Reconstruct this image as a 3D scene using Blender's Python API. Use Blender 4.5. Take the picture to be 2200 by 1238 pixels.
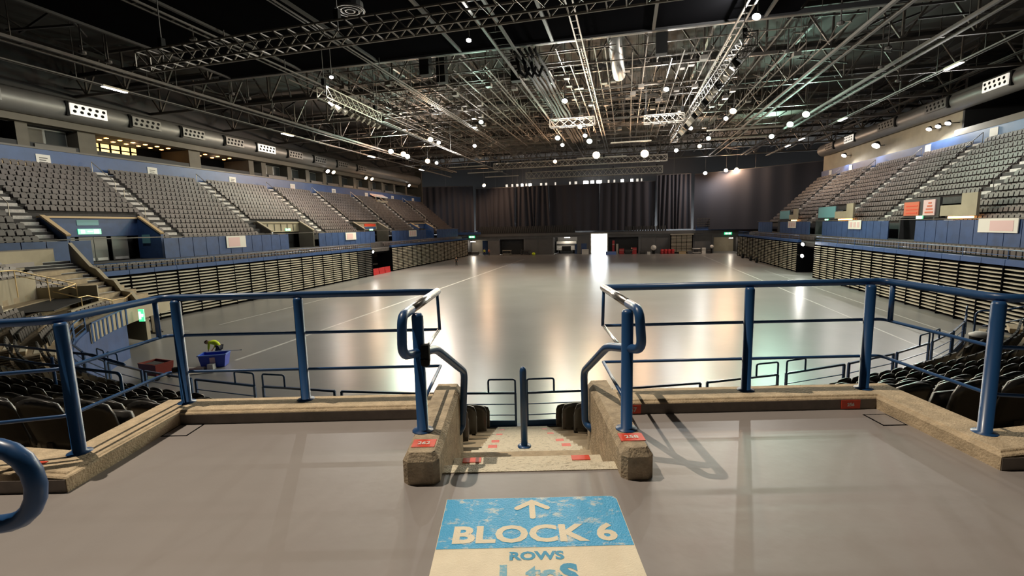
import bpy, math, random
from mathutils import Vector, Matrix
random.seed(7)
for _o in list(bpy.data.objects): bpy.data.objects.remove(_o)
SC = bpy.context.scene
COL = SC.collection
PI = math.pi
rad = math.radians
# ------------------------------------------------------------------ camera
PITCH, ROLL, FPX = rad(7.5), rad(1.337), 1010.0
CAMZ, PZ = 7.2, 5.6                       # eye height over the arena floor, platform height
cam = bpy.data.cameras.new('camera'); camo = bpy.data.objects.new('camera', cam); COL.objects.link(camo)
cam.sensor_width = 36.0; cam.lens = 36.0*FPX/2200.0; cam.clip_end = 400; cam.clip_start = .05
_F = Vector((0, math.cos(PITCH), -math.sin(PITCH))); _u = Vector((0, math.sin(PITCH), math.cos(PITCH))); _r = Vector((1, 0, 0))
_R = _r*math.cos(ROLL)-_u*math.sin(ROLL); _U = _u*math.cos(ROLL)+_r*math.sin(ROLL)
camo.matrix_world = Matrix(((_R.x, _U.x, -_F.x, 0), (_R.y, _U.y, -_F.y, 0), (_R.z, _U.z, -_F.z, CAMZ), (0, 0, 0, 1)))
SC.camera = camo
# ------------------------------------------------------------------ world, exposure
W = bpy.data.worlds.new('world'); SC.world = W; W.use_nodes = True
W.node_tree.nodes['Background'].inputs[0].default_value = (.9, .96, 1, 1)
W.node_tree.nodes['Background'].inputs[1].default_value = 20.0      # overcast daylight, seen through the far roller door
SC.view_settings.view_transform = 'Standard'; SC.view_settings.look = 'None'
SC.view_settings.gamma = 1; SC.view_settings.use_curve_mapping = False
SC.view_settings.exposure = 0.0
SC.cycles.sample_clamp_indirect = 3.0; SC.cycles.sample_clamp_direct = 0
SC.cycles.caustics_reflective = False; SC.cycles.caustics_refractive = False
SC.cycles.max_bounces = 6; SC.cycles.diffuse_bounces = 3; SC.cycles.glossy_bounces = 3
# ------------------------------------------------------------------ frames
YAW = rad(13.691)
AX = Vector((math.sin(YAW), math.cos(YAW), 0)); BX = Vector((math.cos(YAW), -math.sin(YAW), 0))
def A2W(p): return BX*p[0]+AX*p[1]+Vector((0, 0, p[2]))
CU, CV = -8.0, 33.5                       # centre of the curved end of the bowl
def ringA(r, phi, z): a = rad(phi); return (CU+r*math.sin(a), CV-r*math.cos(a), z)
def ring(r, phi, z): return A2W(ringA(r, phi, z))
# ------------------------------------------------------------------ lights
K = 1.0
COLR = {'c': (1, .97, .9), 'w': (1, .62, .36), 'g': (.62, 1, .78), 'k': (1, .86, .68)}
def point(loc, power, col, size=.3):
    l = bpy.data.lights.new('lamp_light', 'POINT'); l.energy = power*K; l.color = COLR[col]; l.shadow_soft_size = size
    o = bpy.data.objects.new('lamp_light', l); COL.objects.link(o); o.location = loc; return o
def spot(loc, target, power, col, angle, size=.3, blend=.5):
    l = bpy.data.lights.new('lamp_light', 'SPOT'); l.energy = power*K; l.color = COLR[col]; l.shadow_soft_size = size
    l.spot_size = rad(angle); l.spot_blend = blend
    o = bpy.data.objects.new('lamp_light', l); COL.objects.link(o); o.location = loc
    o.rotation_euler = (Vector(target)-Vector(loc)).to_track_quat('-Z', 'Y').to_euler(); return o
KEY = 11000; STAND = 2700; FILL = 2500
spot((-7.1, 5.5, 23), (-1.1, 2.4, 5.6), KEY, 'k', 42, .09, .8)       # house floodlight over the left of the near platforms
spot((9.5, 7.5, 22), (1.5, 3, 5.6), KEY*.03, 'k', 50, .2, .6)       # its weaker twin on the right
for _v in (32.1, 52.8, 73.0, 93.0):
    spot(A2W((-41.2, _v, 19.0)), A2W((-46.5, _v, 9)), STAND*.7, 'c', 150, .3, .8)
for _v in (30, 47.4, 67.7, 88.0):
    spot(A2W((25.6, _v, 19.0)), A2W((30.5, _v, 9)), STAND, 'c', 150, .3, .8)
# ------------------------------------------------------------------ helpers
ORG = {}
class MB:
    def __init__(s, tf=None): s.V = []; s.F = []; s.tf = tf
    def add(s, vs, fs):
        n = len(s.V); s.V += [tuple(s.tf(v)) if s.tf else tuple(v) for v in vs]
        s.F += [tuple(i+n for i in f) for f in fs]; return s
    def bx(s, x0, x1, y0, y1, z0, z1):
        return s.add([(x0,y0,z0),(x1,y0,z0),(x1,y1,z0),(x0,y1,z0),(x0,y0,z1),(x1,y0,z1),(x1,y1,z1),(x0,y1,z1)],
                     [(3,2,1,0),(4,5,6,7),(0,1,5,4),(1,2,6,5),(2,3,7,6),(3,0,4,7)])
    def bar(s, p, q, w, h=None):
        p, q = Vector(p), Vector(q); h = h or w; d = (q-p)
        if d.length < 1e-6: return s
        d.normalize(); up = Vector((0,0,1)) if abs(d.z) < .95 else Vector((0,1,0))
        a = d.cross(up).normalized()*w/2; b = a.cross(d).normalized()*h/2
        return s.add([p-a-b,p+a-b,p+a+b,p-a+b,q-a-b,q+a-b,q+a+b,q-a+b],
                     [(3,2,1,0),(4,5,6,7),(0,1,5,4),(1,2,6,5),(2,3,7,6),(3,0,4,7)])
    def tube(s, pts, r, n=10, closed=False, cap=True):
        pts = [Vector(p) for p in pts]; m = len(pts); rings = []; prev = None
        rr = r if isinstance(r, (list, tuple)) else [r]*m
        for i, p in enumerate(pts):
            if closed: d = (pts[(i+1) % m]-pts[i-1])
            else: d = (pts[min(i+1, m-1)]-pts[max(i-1, 0)])
            d.normalize()
            if prev is None:
                up = Vector((0,0,1)) if abs(d.z) < .9 else Vector((1,0,0)); a = d.cross(up).normalized()
            else: a = (prev-d*prev.dot(d)).normalized()
            b = d.cross(a); prev = a
            rings.append([p+(a*math.cos(2*PI*k/n)+b*math.sin(2*PI*k/n))*rr[i] for k in range(n)])
        vs = [v for g in rings for v in g]; fs = []
        for i in range(m if closed else m-1):
            j = (i+1) % m
            for k in range(n): k2 = (k+1) % n; fs.append((i*n+k, i*n+k2, j*n+k2, j*n+k))
        if cap and not closed: fs += [tuple(range(n-1, -1, -1)), tuple((m-1)*n+k for k in range(n))]
        return s.add(vs, fs)
    def lathe(s, prof, n=16, c=(0,0,0)):
        vs = []; fs = []
        for (r, z) in prof:
            for k in range(n): a = 2*PI*k/n; vs.append((c[0]+r*math.cos(a), c[1]+r*math.sin(a), c[2]+z))
        for i in range(len(prof)-1):
            for k in range(n): k2 = (k+1) % n; fs.append((i*n+k, i*n+k2, (i+1)*n+k2, (i+1)*n+k))
        fs += [tuple(range(n-1, -1, -1)), tuple((len(prof)-1)*n+k for k in range(n))]
        return s.add(vs, fs)
    def prism(s, poly, z0, z1):
        n = len(poly)
        return s.add([(x,y,z0) for x,y in poly]+[(x,y,z1) for x,y in poly],
                     [tuple(range(n-1,-1,-1)), tuple(range(n,2*n))]+[(i,(i+1)%n,n+(i+1)%n,n+i) for i in range(n)])
    def sweep(s, path, prof):
        """profile (offset to the left of the walk, z) swept along a 2-D path with mitres"""
        m = len(path); n = len(prof); vs = []
        P = [Vector((p[0],p[1])) for p in path]
        for i in range(m):
            d0 = (P[i]-P[i-1]).normalized() if i else (P[1]-P[0]).normalized()
            d1 = (P[i+1]-P[i]).normalized() if i < m-1 else d0
            n0 = Vector((-d0.y,d0.x)); n1 = Vector((-d1.y,d1.x)); t = (n0+n1); t = t/max(t.dot(n0), .3)
            for (o, z) in prof: q = P[i]+t*o; vs.append((q.x,q.y,z))
        fs = []
        for i in range(m-1):
            for k in range(n): k2 = (k+1) % n; fs.append((i*n+k, i*n+k2, (i+1)*n+k2, (i+1)*n+k))
        fs += [tuple(range(n-1,-1,-1)), tuple((m-1)*n+k for k in range(n))]
        return s.add(vs, fs)
    def build(s, name, mat, parent=None, smooth=False, origin=None, bevel=0, flip=False):
        if origin is None:
            xs = [v[0] for v in s.V]; ys = [v[1] for v in s.V]; zs = [v[2] for v in s.V]
            origin = ((min(xs)+max(xs))/2, (min(ys)+max(ys))/2, min(zs))
        me = bpy.data.meshes.new(name)
        me.from_pydata([(v[0]-origin[0], v[1]-origin[1], v[2]-origin[2]) for v in s.V], [], s.F)
        if smooth: me.polygons.foreach_set('use_smooth', [True]*len(me.polygons))
        me.materials.append(mat); me.validate(); me.update()
        return link(name, me, origin, parent)
def link(name, me, origin, parent=None):
    o = bpy.data.objects.new(name, me); COL.objects.link(o)
    if parent is not None:
        po = ORG[parent.name]; o.parent = parent
        o.location = (origin[0]-po[0], origin[1]-po[1], origin[2]-po[2])
    else: o.location = origin
    ORG[o.name] = tuple(origin); return o
def thing(name, label, cat, loc=(0,0,0), group=None):
    o = bpy.data.objects.new(name, None); COL.objects.link(o); o.location = loc; o.empty_display_size = .1
    ORG[o.name] = tuple(loc); return tag(o, label, cat, group)
def tag(o, label, cat, group=None):
    o['label'] = label; o['category'] = cat
    if group: o['group'] = group
    return o
def struct(o, label=None):
    o['kind'] = 'structure'
    if label: o['label'] = label
    return o
def copy_tree(root, loc, rz, label=None, group=None):
    r = root.copy(); COL.objects.link(r); r.location = loc; r.rotation_euler = (0, 0, rz)
    if label: r['label'] = label
    if group: r['group'] = group
    for ch in root.children:
        c = ch.copy(); COL.objects.link(c); c.parent = r
        for g in ch.children:
            d = g.copy(); COL.objects.link(d); d.parent = c
    return r
ORD = ['first','second','third','fourth','fifth','sixth','seventh','eighth','ninth','tenth','eleventh','twelfth','thirteenth','fourteenth','fifteenth','sixteenth','seventeenth','eighteenth','nineteenth','twentieth']
def od(i):
    if i < 20: return ORD[i]
    tens = ['','','twenty','thirty','forty','fifty','sixty','seventy','eighty','ninety']; n = i+1; t, u = divmod(n, 10)
    return tens[t]+('-'+ORD[u-1] if u else 'th' if False else '') if u else {20:'twentieth',30:'thirtieth',40:'fortieth',50:'fiftieth',60:'sixtieth',70:'seventieth'}[n]
def text_mb(body, size, ox, oy, ax, ay, az, depth=.002, bold=0.0, align='CENTER', sx=1.0):
    """lettering as thin solid geometry: (ox,oy) -> origin point, ax = reading direction, ay = up of the letters, az = out of the face"""
    cu = bpy.data.curves.new('lettering', 'FONT'); cu.body = body; cu.size = size; cu.align_x = align; cu.extrude = depth/2; cu.offset = bold; cu.resolution_u = 3
    ob = bpy.data.objects.new('lettering', cu); COL.objects.link(ob)
    me = bpy.data.meshes.new_from_object(ob.evaluated_get(bpy.context.evaluated_depsgraph_get()))
    o = Vector(ox); ax, ay, az = Vector(ax), Vector(ay), Vector(az)
    mb = MB(); mb.add([o+ax*(v.co.x*sx)+ay*v.co.y+az*v.co.z for v in me.vertices], [tuple(p.vertices) for p in me.polygons])
    bpy.data.objects.remove(ob); bpy.data.curves.remove(cu); bpy.data.meshes.remove(me)
    return mb
# ------------------------------------------------------------------ materials
def mat(name, col, rough=.5, metal=0, noise=0, nscale=5, bump=0, bscale=40, emit=None, estr=0, spec=.5, coat=0, stretch=(1,1,1), rvar=0):
    m = bpy.data.materials.new(name); m.use_nodes = True; nt = m.node_tree; N = nt.nodes; L = nt.links
    b = N['Principled BSDF']; b.inputs['Base Color'].default_value = (*col, 1); b.inputs['Roughness'].default_value = rough
    b.inputs['Metallic'].default_value = metal; b.inputs['Specular IOR Level'].default_value = spec
    if coat: b.inputs['Coat Weight'].default_value = coat; b.inputs['Coat Roughness'].default_value = .15
    if emit: b.inputs['Emission Color'].default_value = (*emit, 1); b.inputs['Emission Strength'].default_value = estr
    if noise or bump or rvar:
        tc = N.new('ShaderNodeTexCoord'); mp = N.new('ShaderNodeMapping'); mp.inputs['Scale'].default_value = stretch
        g = N.new('ShaderNodeNewGeometry'); L.new(g.outputs['Position'], mp.inputs['Vector'])
    if noise:
        n = N.new('ShaderNodeTexNoise'); n.inputs['Scale'].default_value = nscale; n.inputs['Detail'].default_value = 5; n.inputs['Roughness'].default_value = .6
        L.new(mp.outputs[0], n.inputs['Vector'])
        r = N.new('ShaderNodeMapRange'); r.inputs[1].default_value = .3; r.inputs[2].default_value = .7; r.inputs[3].default_value = 1-noise; r.inputs[4].default_value = 1+noise
        L.new(n.outputs[0], r.inputs[0])
        mx = N.new('ShaderNodeVectorMath'); mx.operation = 'SCALE'; mx.inputs[0].default_value = col; L.new(r.outputs[0], mx.inputs['Scale'])
        L.new(mx.outputs[0], b.inputs['Base Color'])
        if rvar:
            r2 = N.new('ShaderNodeMapRange'); r2.inputs[1].default_value = .3; r2.inputs[2].default_value = .7; r2.inputs[3].default_value = rough-rvar; r2.inputs[4].default_value = rough+rvar
            L.new(n.outputs[0], r2.inputs[0]); L.new(r2.outputs[0], b.inputs['Roughness'])
    if bump:
        n2 = N.new('ShaderNodeTexNoise'); n2.inputs['Scale'].default_value = bscale; n2.inputs['Detail'].default_value = 3
        L.new(mp.outputs[0], n2.inputs['Vector']); bp = N.new('ShaderNodeBump'); bp.inputs['Strength'].default_value = bump; bp.inputs['Distance'].default_value = .02
        L.new(n2.outputs[0], bp.inputs['Height']); L.new(bp.outputs[0], b.inputs['Normal'])
    return m
def worn(name, top, under, thr, scale, rough=.55, bump=.3, stretch=(1,1,1), soft=.06):
    """a paint film worn through in patches to what lies under it"""
    m = mat(name, top, rough, bump=bump, bscale=120); nt = m.node_tree; N = nt.nodes; L = nt.links; b = N['Principled BSDF']
    g = N.new('ShaderNodeNewGeometry'); mp = N.new('ShaderNodeMapping'); mp.inputs['Scale'].default_value = stretch
    n = N.new('ShaderNodeTexNoise'); n.inputs['Scale'].default_value = scale; n.inputs['Detail'].default_value = 8; n.inputs['Roughness'].default_value = .7
    L.new(g.outputs['Position'], mp.inputs[0]); L.new(mp.outputs[0], n.inputs['Vector'])
    r = N.new('ShaderNodeMapRange'); r.inputs[1].default_value = thr-soft; r.inputs[2].default_value = thr+soft; L.new(n.outputs[0], r.inputs[0])
    mx = N.new('ShaderNodeMix'); mx.data_type = 'RGBA'; mx.inputs[6].default_value = (*top,1); mx.inputs[7].default_value = (*under,1)
    L.new(r.outputs[0], mx.inputs[0]); L.new(mx.outputs[2], b.inputs['Base Color']); return m
M = {}
M['arena'] = mat('arena_floor', (.235,.222,.212), .29, spec=.5)
def floor_mat(m):
    nt = m.node_tree; N = nt.nodes; L = nt.links; b = N['Principled BSDF']; g = N.new('ShaderNodeNewGeometry')
    n = N.new('ShaderNodeTexNoise'); n.inputs['Scale'].default_value = .22; n.inputs['Detail'].default_value = 3; L.new(g.outputs['Position'], n.inputs['Vector'])
    c = N.new('ShaderNodeValToRGB'); c.color_ramp.elements[0].position = .25; c.color_ramp.elements[0].color = (.198,.193,.190,1)
    c.color_ramp.elements[1].position = .75; c.color_ramp.elements[1].color = (.252,.246,.242,1)
    L.new(n.outputs[0], c.inputs[0]); L.new(c.outputs[0], b.inputs['Base Color'])
    n2 = N.new('ShaderNodeTexNoise'); n2.inputs['Scale'].default_value = 2.2; n2.inputs['Detail'].default_value = 1; L.new(g.outputs['Position'], n2.inputs['Vector'])
    bp = N.new('ShaderNodeBump'); bp.inputs['Strength'].default_value = .12; bp.inputs['Distance'].default_value = .03
    L.new(n2.outputs[0], bp.inputs['Height']); L.new(bp.outputs[0], b.inputs['Normal'])
floor_mat(M['arena'])
M['line'] = mat('floor_line_paint', (.55,.54,.52), .4, noise=.2, nscale=1.5)
M['platform'] = mat('platform_paint', (.305,.275,.263), .40, noise=.05, nscale=.9, bump=.05, bscale=14)
M['concrete'] = mat('concrete', (.46,.365,.245), .85, noise=.22, nscale=9, bump=.35, bscale=60)
M['kerb'] = mat('kerb_concrete', (.53,.415,.275), .85, noise=.22, nscale=10, bump=.4, bscale=70)
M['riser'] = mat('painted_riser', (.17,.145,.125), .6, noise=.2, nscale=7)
M['pier'] = mat('pier_concrete', (.43,.345,.24), .9, noise=.3, nscale=12, bump=.5, bscale=60)
M['terrace'] = mat('terrace_concrete', (.36,.285,.19), .9, noise=.2, nscale=3)
M['terrace_d'] = mat('terrace_grey', (.06,.057,.057), .9, noise=.2, nscale=3)
M['nosing'] = worn('nosing_paint', (.78,.70,.54), (.30,.25,.17), .60, 22, .7, .6, (1,3,1))
M['step_l'] = mat('step_edge', (.55,.52,.50), .8, noise=.2)
M['blue'] = mat('rail_blue', (.016,.075,.215), .38, coat=.12)
M['bluef'] = mat('fascia_blue', (.028,.075,.215), .45, noise=.12, nscale=.8)
M['bluep'] = mat('panel_blue', (.03,.07,.19), .5, noise=.2, nscale=1.2)
M['steel'] = mat('highlight_steel', (.62,.60,.58), .25, .9)  # silver base colour stands for the reflection along the handrail tubes
M['brass'] = mat('brass_rail', (.78,.58,.30), .3, .6)
M['seat'] = mat('seat_black', (.018,.017,.016), .33, noise=.15, nscale=8)
M['seat_pan'] = mat('seat_pan_black', (.022,.020,.018), .42)
M['seat_leg'] = mat('seat_bracket', (.025,.025,.026), .5, .3)
M['seat_g'] = mat('seat_grey', (.098,.082,.080), .5, noise=.25, nscale=1.3)
M['seat_b'] = mat('seat_lower', (.034,.031,.027), .45, noise=.2, nscale=1.3)
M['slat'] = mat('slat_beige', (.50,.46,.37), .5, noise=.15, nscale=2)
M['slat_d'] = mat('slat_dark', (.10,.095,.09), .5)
M['dark'] = mat('dark_void', (.006,.006,.007), .95, spec=.0)
M['dark2'] = mat('dark_grey', (.035,.035,.037), .7)
M['grey'] = mat('grey_paint', (.10,.10,.103), .6, noise=.1, nscale=.7)
M['greyw'] = mat('grey_wall', (.135,.135,.14), .6, noise=.1, nscale=.7)
M['duct'] = mat('duct_metal', (.22,.215,.205), .45, .3, noise=.1, nscale=.6)
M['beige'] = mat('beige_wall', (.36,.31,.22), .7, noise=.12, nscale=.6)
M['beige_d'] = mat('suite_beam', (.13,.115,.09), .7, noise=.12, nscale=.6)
M['roof'] = mat('roof_deck', (.05,.046,.042), .9, noise=.25, nscale=.25)
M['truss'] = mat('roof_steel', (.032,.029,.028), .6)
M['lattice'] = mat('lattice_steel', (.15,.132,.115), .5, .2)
M['truss_g'] = mat('truss_grey', (.30,.275,.24), .45, .4)
M['alu'] = mat('aluminium', (.46,.42,.35), .45, .5)
M['rail_g'] = mat('rail_grey', (.105,.097,.09), .5, .2)
M['cable'] = mat('cable_black', (.012,.012,.012), .9, spec=.2)
M['drape'] = mat('drape_black', (.05,.05,.066), .9)
M['white'] = mat('white_paint', (.75,.73,.68), .6)
M['cream'] = mat('sign_cream', (.86,.76,.58), .6, noise=.05, nscale=9, bump=.15, bscale=150)
M['signblue'] = worn('sign_blue', (.055,.42,.78), (.72,.74,.66), .60, 10, .5, .35, (1,1.5,1), .07)
M['lettb'] = worn('sign_blue_letters', (.07,.36,.60), (.84,.75,.58), .66, 30, .6, .1)
M['lettb2'] = worn('sign_blue_letters_worn', (.22,.50,.66), (.84,.75,.58), .58, 30, .6, .1)
M['red'] = mat('plate_red', (.72,.07,.03), .5, noise=.1, nscale=20)
M['redp'] = mat('plastic_red', (.50,.03,.035), .4)
M['pink'] = mat('banner_pink', (.72,.50,.50), .6)
M['orange'] = mat('poster_orange', (.60,.14,.07), .6)
M['teal'] = mat('teal_panel', (.16,.38,.42), .5)
M['binblue'] = mat('bin_blue', (.015,.06,.50), .4)
M['binlt'] = mat('bin_rim', (.16,.28,.75), .4)
M['hiviz'] = mat('hi_vis', (.70,.85,.02), .7)
M['skin'] = mat('skin', (.55,.33,.22), .6)
M['hair'] = mat('hair', (.06,.035,.02), .7)
M['trouser'] = mat('trouser_navy', (.02,.022,.035), .8)
M['blackcl'] = mat('black_clothes', (.02,.02,.02), .8)
M['glass'] = mat('dark_glass', (.05,.055,.055), .12)
M['frost'] = mat('frosted_glass', (.22,.22,.20), .3)
M['wood'] = mat('light_wood', (.55,.40,.22), .5)
def emis(name, col, s): return mat(name, (.8,.8,.8), .5, emit=col, estr=s)
M['e_c'] = emis('lens_white', (1,.97,.92), 16); M['e_w'] = emis('lens_warm', (1,.66,.36), 14); M['e_g'] = emis('lens_green', (.74,1,.82), 14)
M['e_down'] = emis('downlight_amber', (1,.42,.10), 9); M['e_exit'] = emis('exit_green', (.02,.75,.28), 1.3); M['e_exitw'] = emis('exit_white', (.85,1,.9), 2.2)
M['e_bar'] = emis('lit_bar_back', (1,.62,.18), 1.6); M['e_panel'] = emis('lit_panel_white', (1,.93,.80), .75)
def od(i):
    n = i+1
    if n <= 20: return ORD[i]
    t, u = divmod(n, 10); base = {2:'twent',3:'thirt',4:'fort',5:'fift',6:'sixt',7:'sevent',8:'eight',9:'ninet'}[t]
    return base+('ieth' if u == 0 else 'y-'+ORD[u-1])
def AB(): return MB(A2W)
# ================================================================== THE SETTING
UL, UR, ZR, VF = -66.0, 50.0, 24.5, 125.0
fl = struct(AB().bx(UL, UR, -14, 116.2, -.4, 0).build('floor', M['arena']), 'grey polished concrete arena floor')
def line(u0, v0, u1, v1, w=.11):
    d = Vector((u1-u0, v1-v0)).normalized(); n = Vector((-d.y, d.x))*w/2
    return AB().prism([(u0-n.x,v0-n.y),(u1-n.x,v1-n.y),(u1+n.x,v1+n.y),(u0+n.x,v0+n.y)], .001, .004).build('painted_line', M['line'], fl)
line(16, 20, 16, 106); line(19.6, 24, 19.6, 75, .07); line(-21.5, 21.5, -21.5, 100, .22); line(-31.2, 30, -31.0, 44, .12); line(-33, 27.5, -31.6, 27.7, .12)
line(15.2, 27, 17.6, 29.4, .18); line(-33, 112, 20, 112, .1)
ceil = struct(AB().bx(UL, UR, -14, VF, ZR, ZR+.5).build('ceiling', M['roof']), 'dark roof deck high above the arena')
struct(AB().bx(UL-.5, UL, -14, VF, 0, ZR).build('wall_left', M['dark2']))
struct(AB().bx(UR, UR+.5, -14, VF, 0, ZR).build('wall_right', M['dark2']))
struct(AB().bx(UL, UR, -14.5, -14, 0, ZR).build('wall_near', M['dark2']))
# ---- far wall: a low grey service wall with portals, a ledge and a high dark wall behind the drapes
FWV = 116.2
fw = AB()
def solid(u0, u1, z0=0, z1=4.6, dv=.5): fw.bx(u0, u1, FWV, FWV+dv, z0, z1)
for (a, b) in ((UL,-41.0),(-34.4,-31.3),(-25,-17.4),(-11.6,-8.45),(2.9,10.2),(10.2,19.6),(25.2,UR)): solid(a, b)
for (a, b, z) in ((-41,-34.4,3.9),(-31.3,-25,3.9),(-17.4,-11.6,4.2),(-4.2,2.9,4.0),(19.6,25.2,3.6)): solid(a, b, z)
fw.bx(-8.45, -4.2, FWV, FWV+.5, 5.1, 5.3)
wf = struct(fw.build('wall_far', M['greyw']), 'grey service wall with portals across the far end')
led = AB(); led.bx(UL, -8.45, FWV-.35, FWV+4.5, 4.6, 5.25); led.bx(-4.2, UR, FWV-.35, FWV+4.5, 4.6, 5.25); led.bx(-8.45, -4.2, FWV-.1, FWV+4.5, 5.1, 5.25)
struct(led.build('trim_1', M['grey']), 'long grey ledge on top of the far service wall')
struct(AB().bx(UL, UR, VF, VF+.4, 5, ZR).build('wall_back', M['dark2']))
for k, (a, b, m) in enumerate(((-31.3,-25,'dark2'),(-4.2,2.9,'dark2'))): struct(AB().bx(a, b, FWV+2.2, FWV+2.4, 0, 4.0).build('wall_recess', M[m]))
for (a, b, m) in ((-41,-34.4,'beige_d'),(-17.4,-11.6,'white'),(19.6,25.2,'beige')):
    t = AB().bx(a, b, FWV+7, FWV+7.3, 0, 4.6); struct(t.build('wall_portal', M[m]))
for a in (-41.2,-34.4,-31.5,-25,-17.6,-11.6,-8.65,-4.2,2.9,19.4,25.2): struct(AB().bx(a, a+.2, FWV+.5, FWV+7.3, 0, 4.6).build('wall_reveal', M['dark2']))
for (a, b) in ((-41,-34.4),(-31.3,-25),(-17.4,-11.6),(-8.4,-4.2),(-4.2,2.9),(19.6,25.2)):
    struct(AB().bx(a, b, FWV, FWV+7.3, -.2, -.002).build('floor_portal', M['arena']))
struct(AB().bx(-60, 40, 123.5, 160, -.3, -.02).build('yard', M['line']))        # daylit apron outside the open roller door
# panels on the far wall
for (u0, u1) in ((-24.6,-21.4),(-21.2,-17.8),(3.6,6.7),(6.9,9.9),(15.4,19.2)): AB().bx(u0, u1, FWV-.06, FWV, .05, 4.2).build('wall_panel', M['grey'], wf)
d1 = AB().bx(-10.6, -9.3, FWV-.08, FWV, 0, 2.6).build('door_1', M['bluep']); struct(d1); AB().bx(-9.5, -9.42, FWV-.14, FWV-.08, 1.0, 1.15).build('door_handle', M['alu'], d1)
# ---- open roller door: frame and rolled shutter
d2 = AB(); d2.bx(-8.45, -8.2, FWV-.15, FWV+.6, 0, 5.1); d2.bx(-4.45, -4.2, FWV-.15, FWV+.6, 0, 5.1); d2.bx(-8.45, -4.2, FWV-.2, FWV+.7, 4.85, 5.1)
struct(d2.build('door_2', M['alu']), 'open roller door with daylight pouring in')

# ================================================================== SIDE STANDS
# upper tiers: rows of steps, blue barrier, fascia
NR, RISE, TRD = 14, .50, .585   # the right tier is a little steeper: .58
def stand(side, u0, v0, v1, voms, aisles, nm, RISE):
    """side -1 left, +1 right. u0 = front edge of the tier."""
    sgn = side; mb = AB()
    def blocks(a, b, cuts):
        out = []; x = a
        for c0, c1 in sorted(cuts):
            if c0 > x: out.append((x, c0))
            x = max(x, c1)
        if x < b: out.append((x, b))
        return out
    sb = AB()
    for j in range(NR):
        ua = u0+sgn*j*TRD; ub = u0+sgn*(j+1)*TRD; z = 6.6+RISE*j
        cuts = [(c0, c1) for (c0, c1, zt) in voms if z < zt]
        for a, b in blocks(v0, v1, cuts): mb.bx(min(ua,ub), max(ua,ub), a, b, z-.6, z)
        acut = [(x-.65-(.05*j), x+.65-(.05*j)) for x in aisles]
        uc = u0+sgn*(j+.62)*TRD
        for a, b in blocks(v0+.3, v1-.2, cuts+acut):
            n = int((b-a)/.52)
            for i in range(n):
                v = a+(b-a-n*.52)/2+.52*(i+.5)
                zz = z+random.uniform(-.012,.012); t = random.uniform(-.01,.01)
                # folded seat: crowned back, tipped-up pan
                x0, x1 = uc+sgn*.06, uc+sgn*.13
                sb.add([(x0,v-.25,zz+.24),(x0,v+.25,zz+.24),(x1+t,v+.255,zz+.62),(x1+t,v+.17,zz+.70),(x1+t,v-.17,zz+.70),(x1+t,v-.255,zz+.62),
                        (x0+sgn*.05,v-.25,zz+.24),(x0+sgn*.05,v+.25,zz+.24),(x1+sgn*.05,v+.255,zz+.62),(x1+sgn*.05,v+.17,zz+.70),(x1+sgn*.05,v-.17,zz+.70),(x1+sgn*.05,v-.255,zz+.62)],
                       [(0,1,2,3,4,5),(11,10,9,8,7,6),(5,4,10,11),(4,3,9,10),(3,2,8,9),(0,5,11,6),(2,1,7,8)])
                x2 = uc-sgn*.05
                sb.add([(x2,v-.2,zz+.26),(x2,v+.2,zz+.26),(x2+sgn*.05,v+.2,zz+.58),(x2+sgn*.05,v-.2,zz+.58),
                        (x2+sgn*.08,v-.2,zz+.24),(x2+sgn*.08,v+.2,zz+.24),(x2+sgn*.11,v+.2,zz+.56),(x2+sgn*.11,v-.2,zz+.56)],
                       [(0,1,2,3),(7,6,5,4),(3,2,6,7),(0,3,7,4),(2,1,5,6)])
    t = struct(mb.build('terrace_'+nm, M['terrace_d']))
    # aisle steps
    for x in aisles:
        am = AB(); em = AB()
        for j in range(NR):
            z = 6.6+RISE*j
            if any(c0-.7 < x < c1+.7 and z < zt for c0, c1, zt in voms): continue
            xx = x-.05*j
            for h in (0, 1):
                ua = u0+sgn*(j+h*.5)*TRD; ub = u0+sgn*(j+1)*TRD; zt = z+h*.25
                if h: am.bx(min(ua,ub), max(ua,ub), xx-.6, xx+.6, z, zt)
                em.bx(min(ua, ua+sgn*.10), max(ua, ua+sgn*.10), xx-.58, xx+.58, zt, zt+.012)
        if am.V: am.build('aisle_step', M['step_l'], t)
        if em.V: em.build('step_edge', M['line'], t)
    return t, sb
LV = [(27.6, 35.5, 8.7), (49.4, 57.6, 8.3), (70.6, 78.9, 8.3), (92, 100, 8.2)]
LA = [26.9, 37.3, 48.8, 60.2, 71.5-11*0+ -1.2, 81.6, 92.6-1.4, 103]
RV = [(49.4, 54.9, 8.7), (70.4, 76.4, 8.7), (88.4, 93.8, 8.6)]
RA = [26.5, 37.5, 48.4, 59.5, 69.6, 80.5, 92]
tl, sbl = stand(-1, -42.4, 17, 113, LV, LA, "left", .50)
tr, sbr = stand(1, 26.6, 20, 101, RV, RA, "right", .58)
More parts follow.
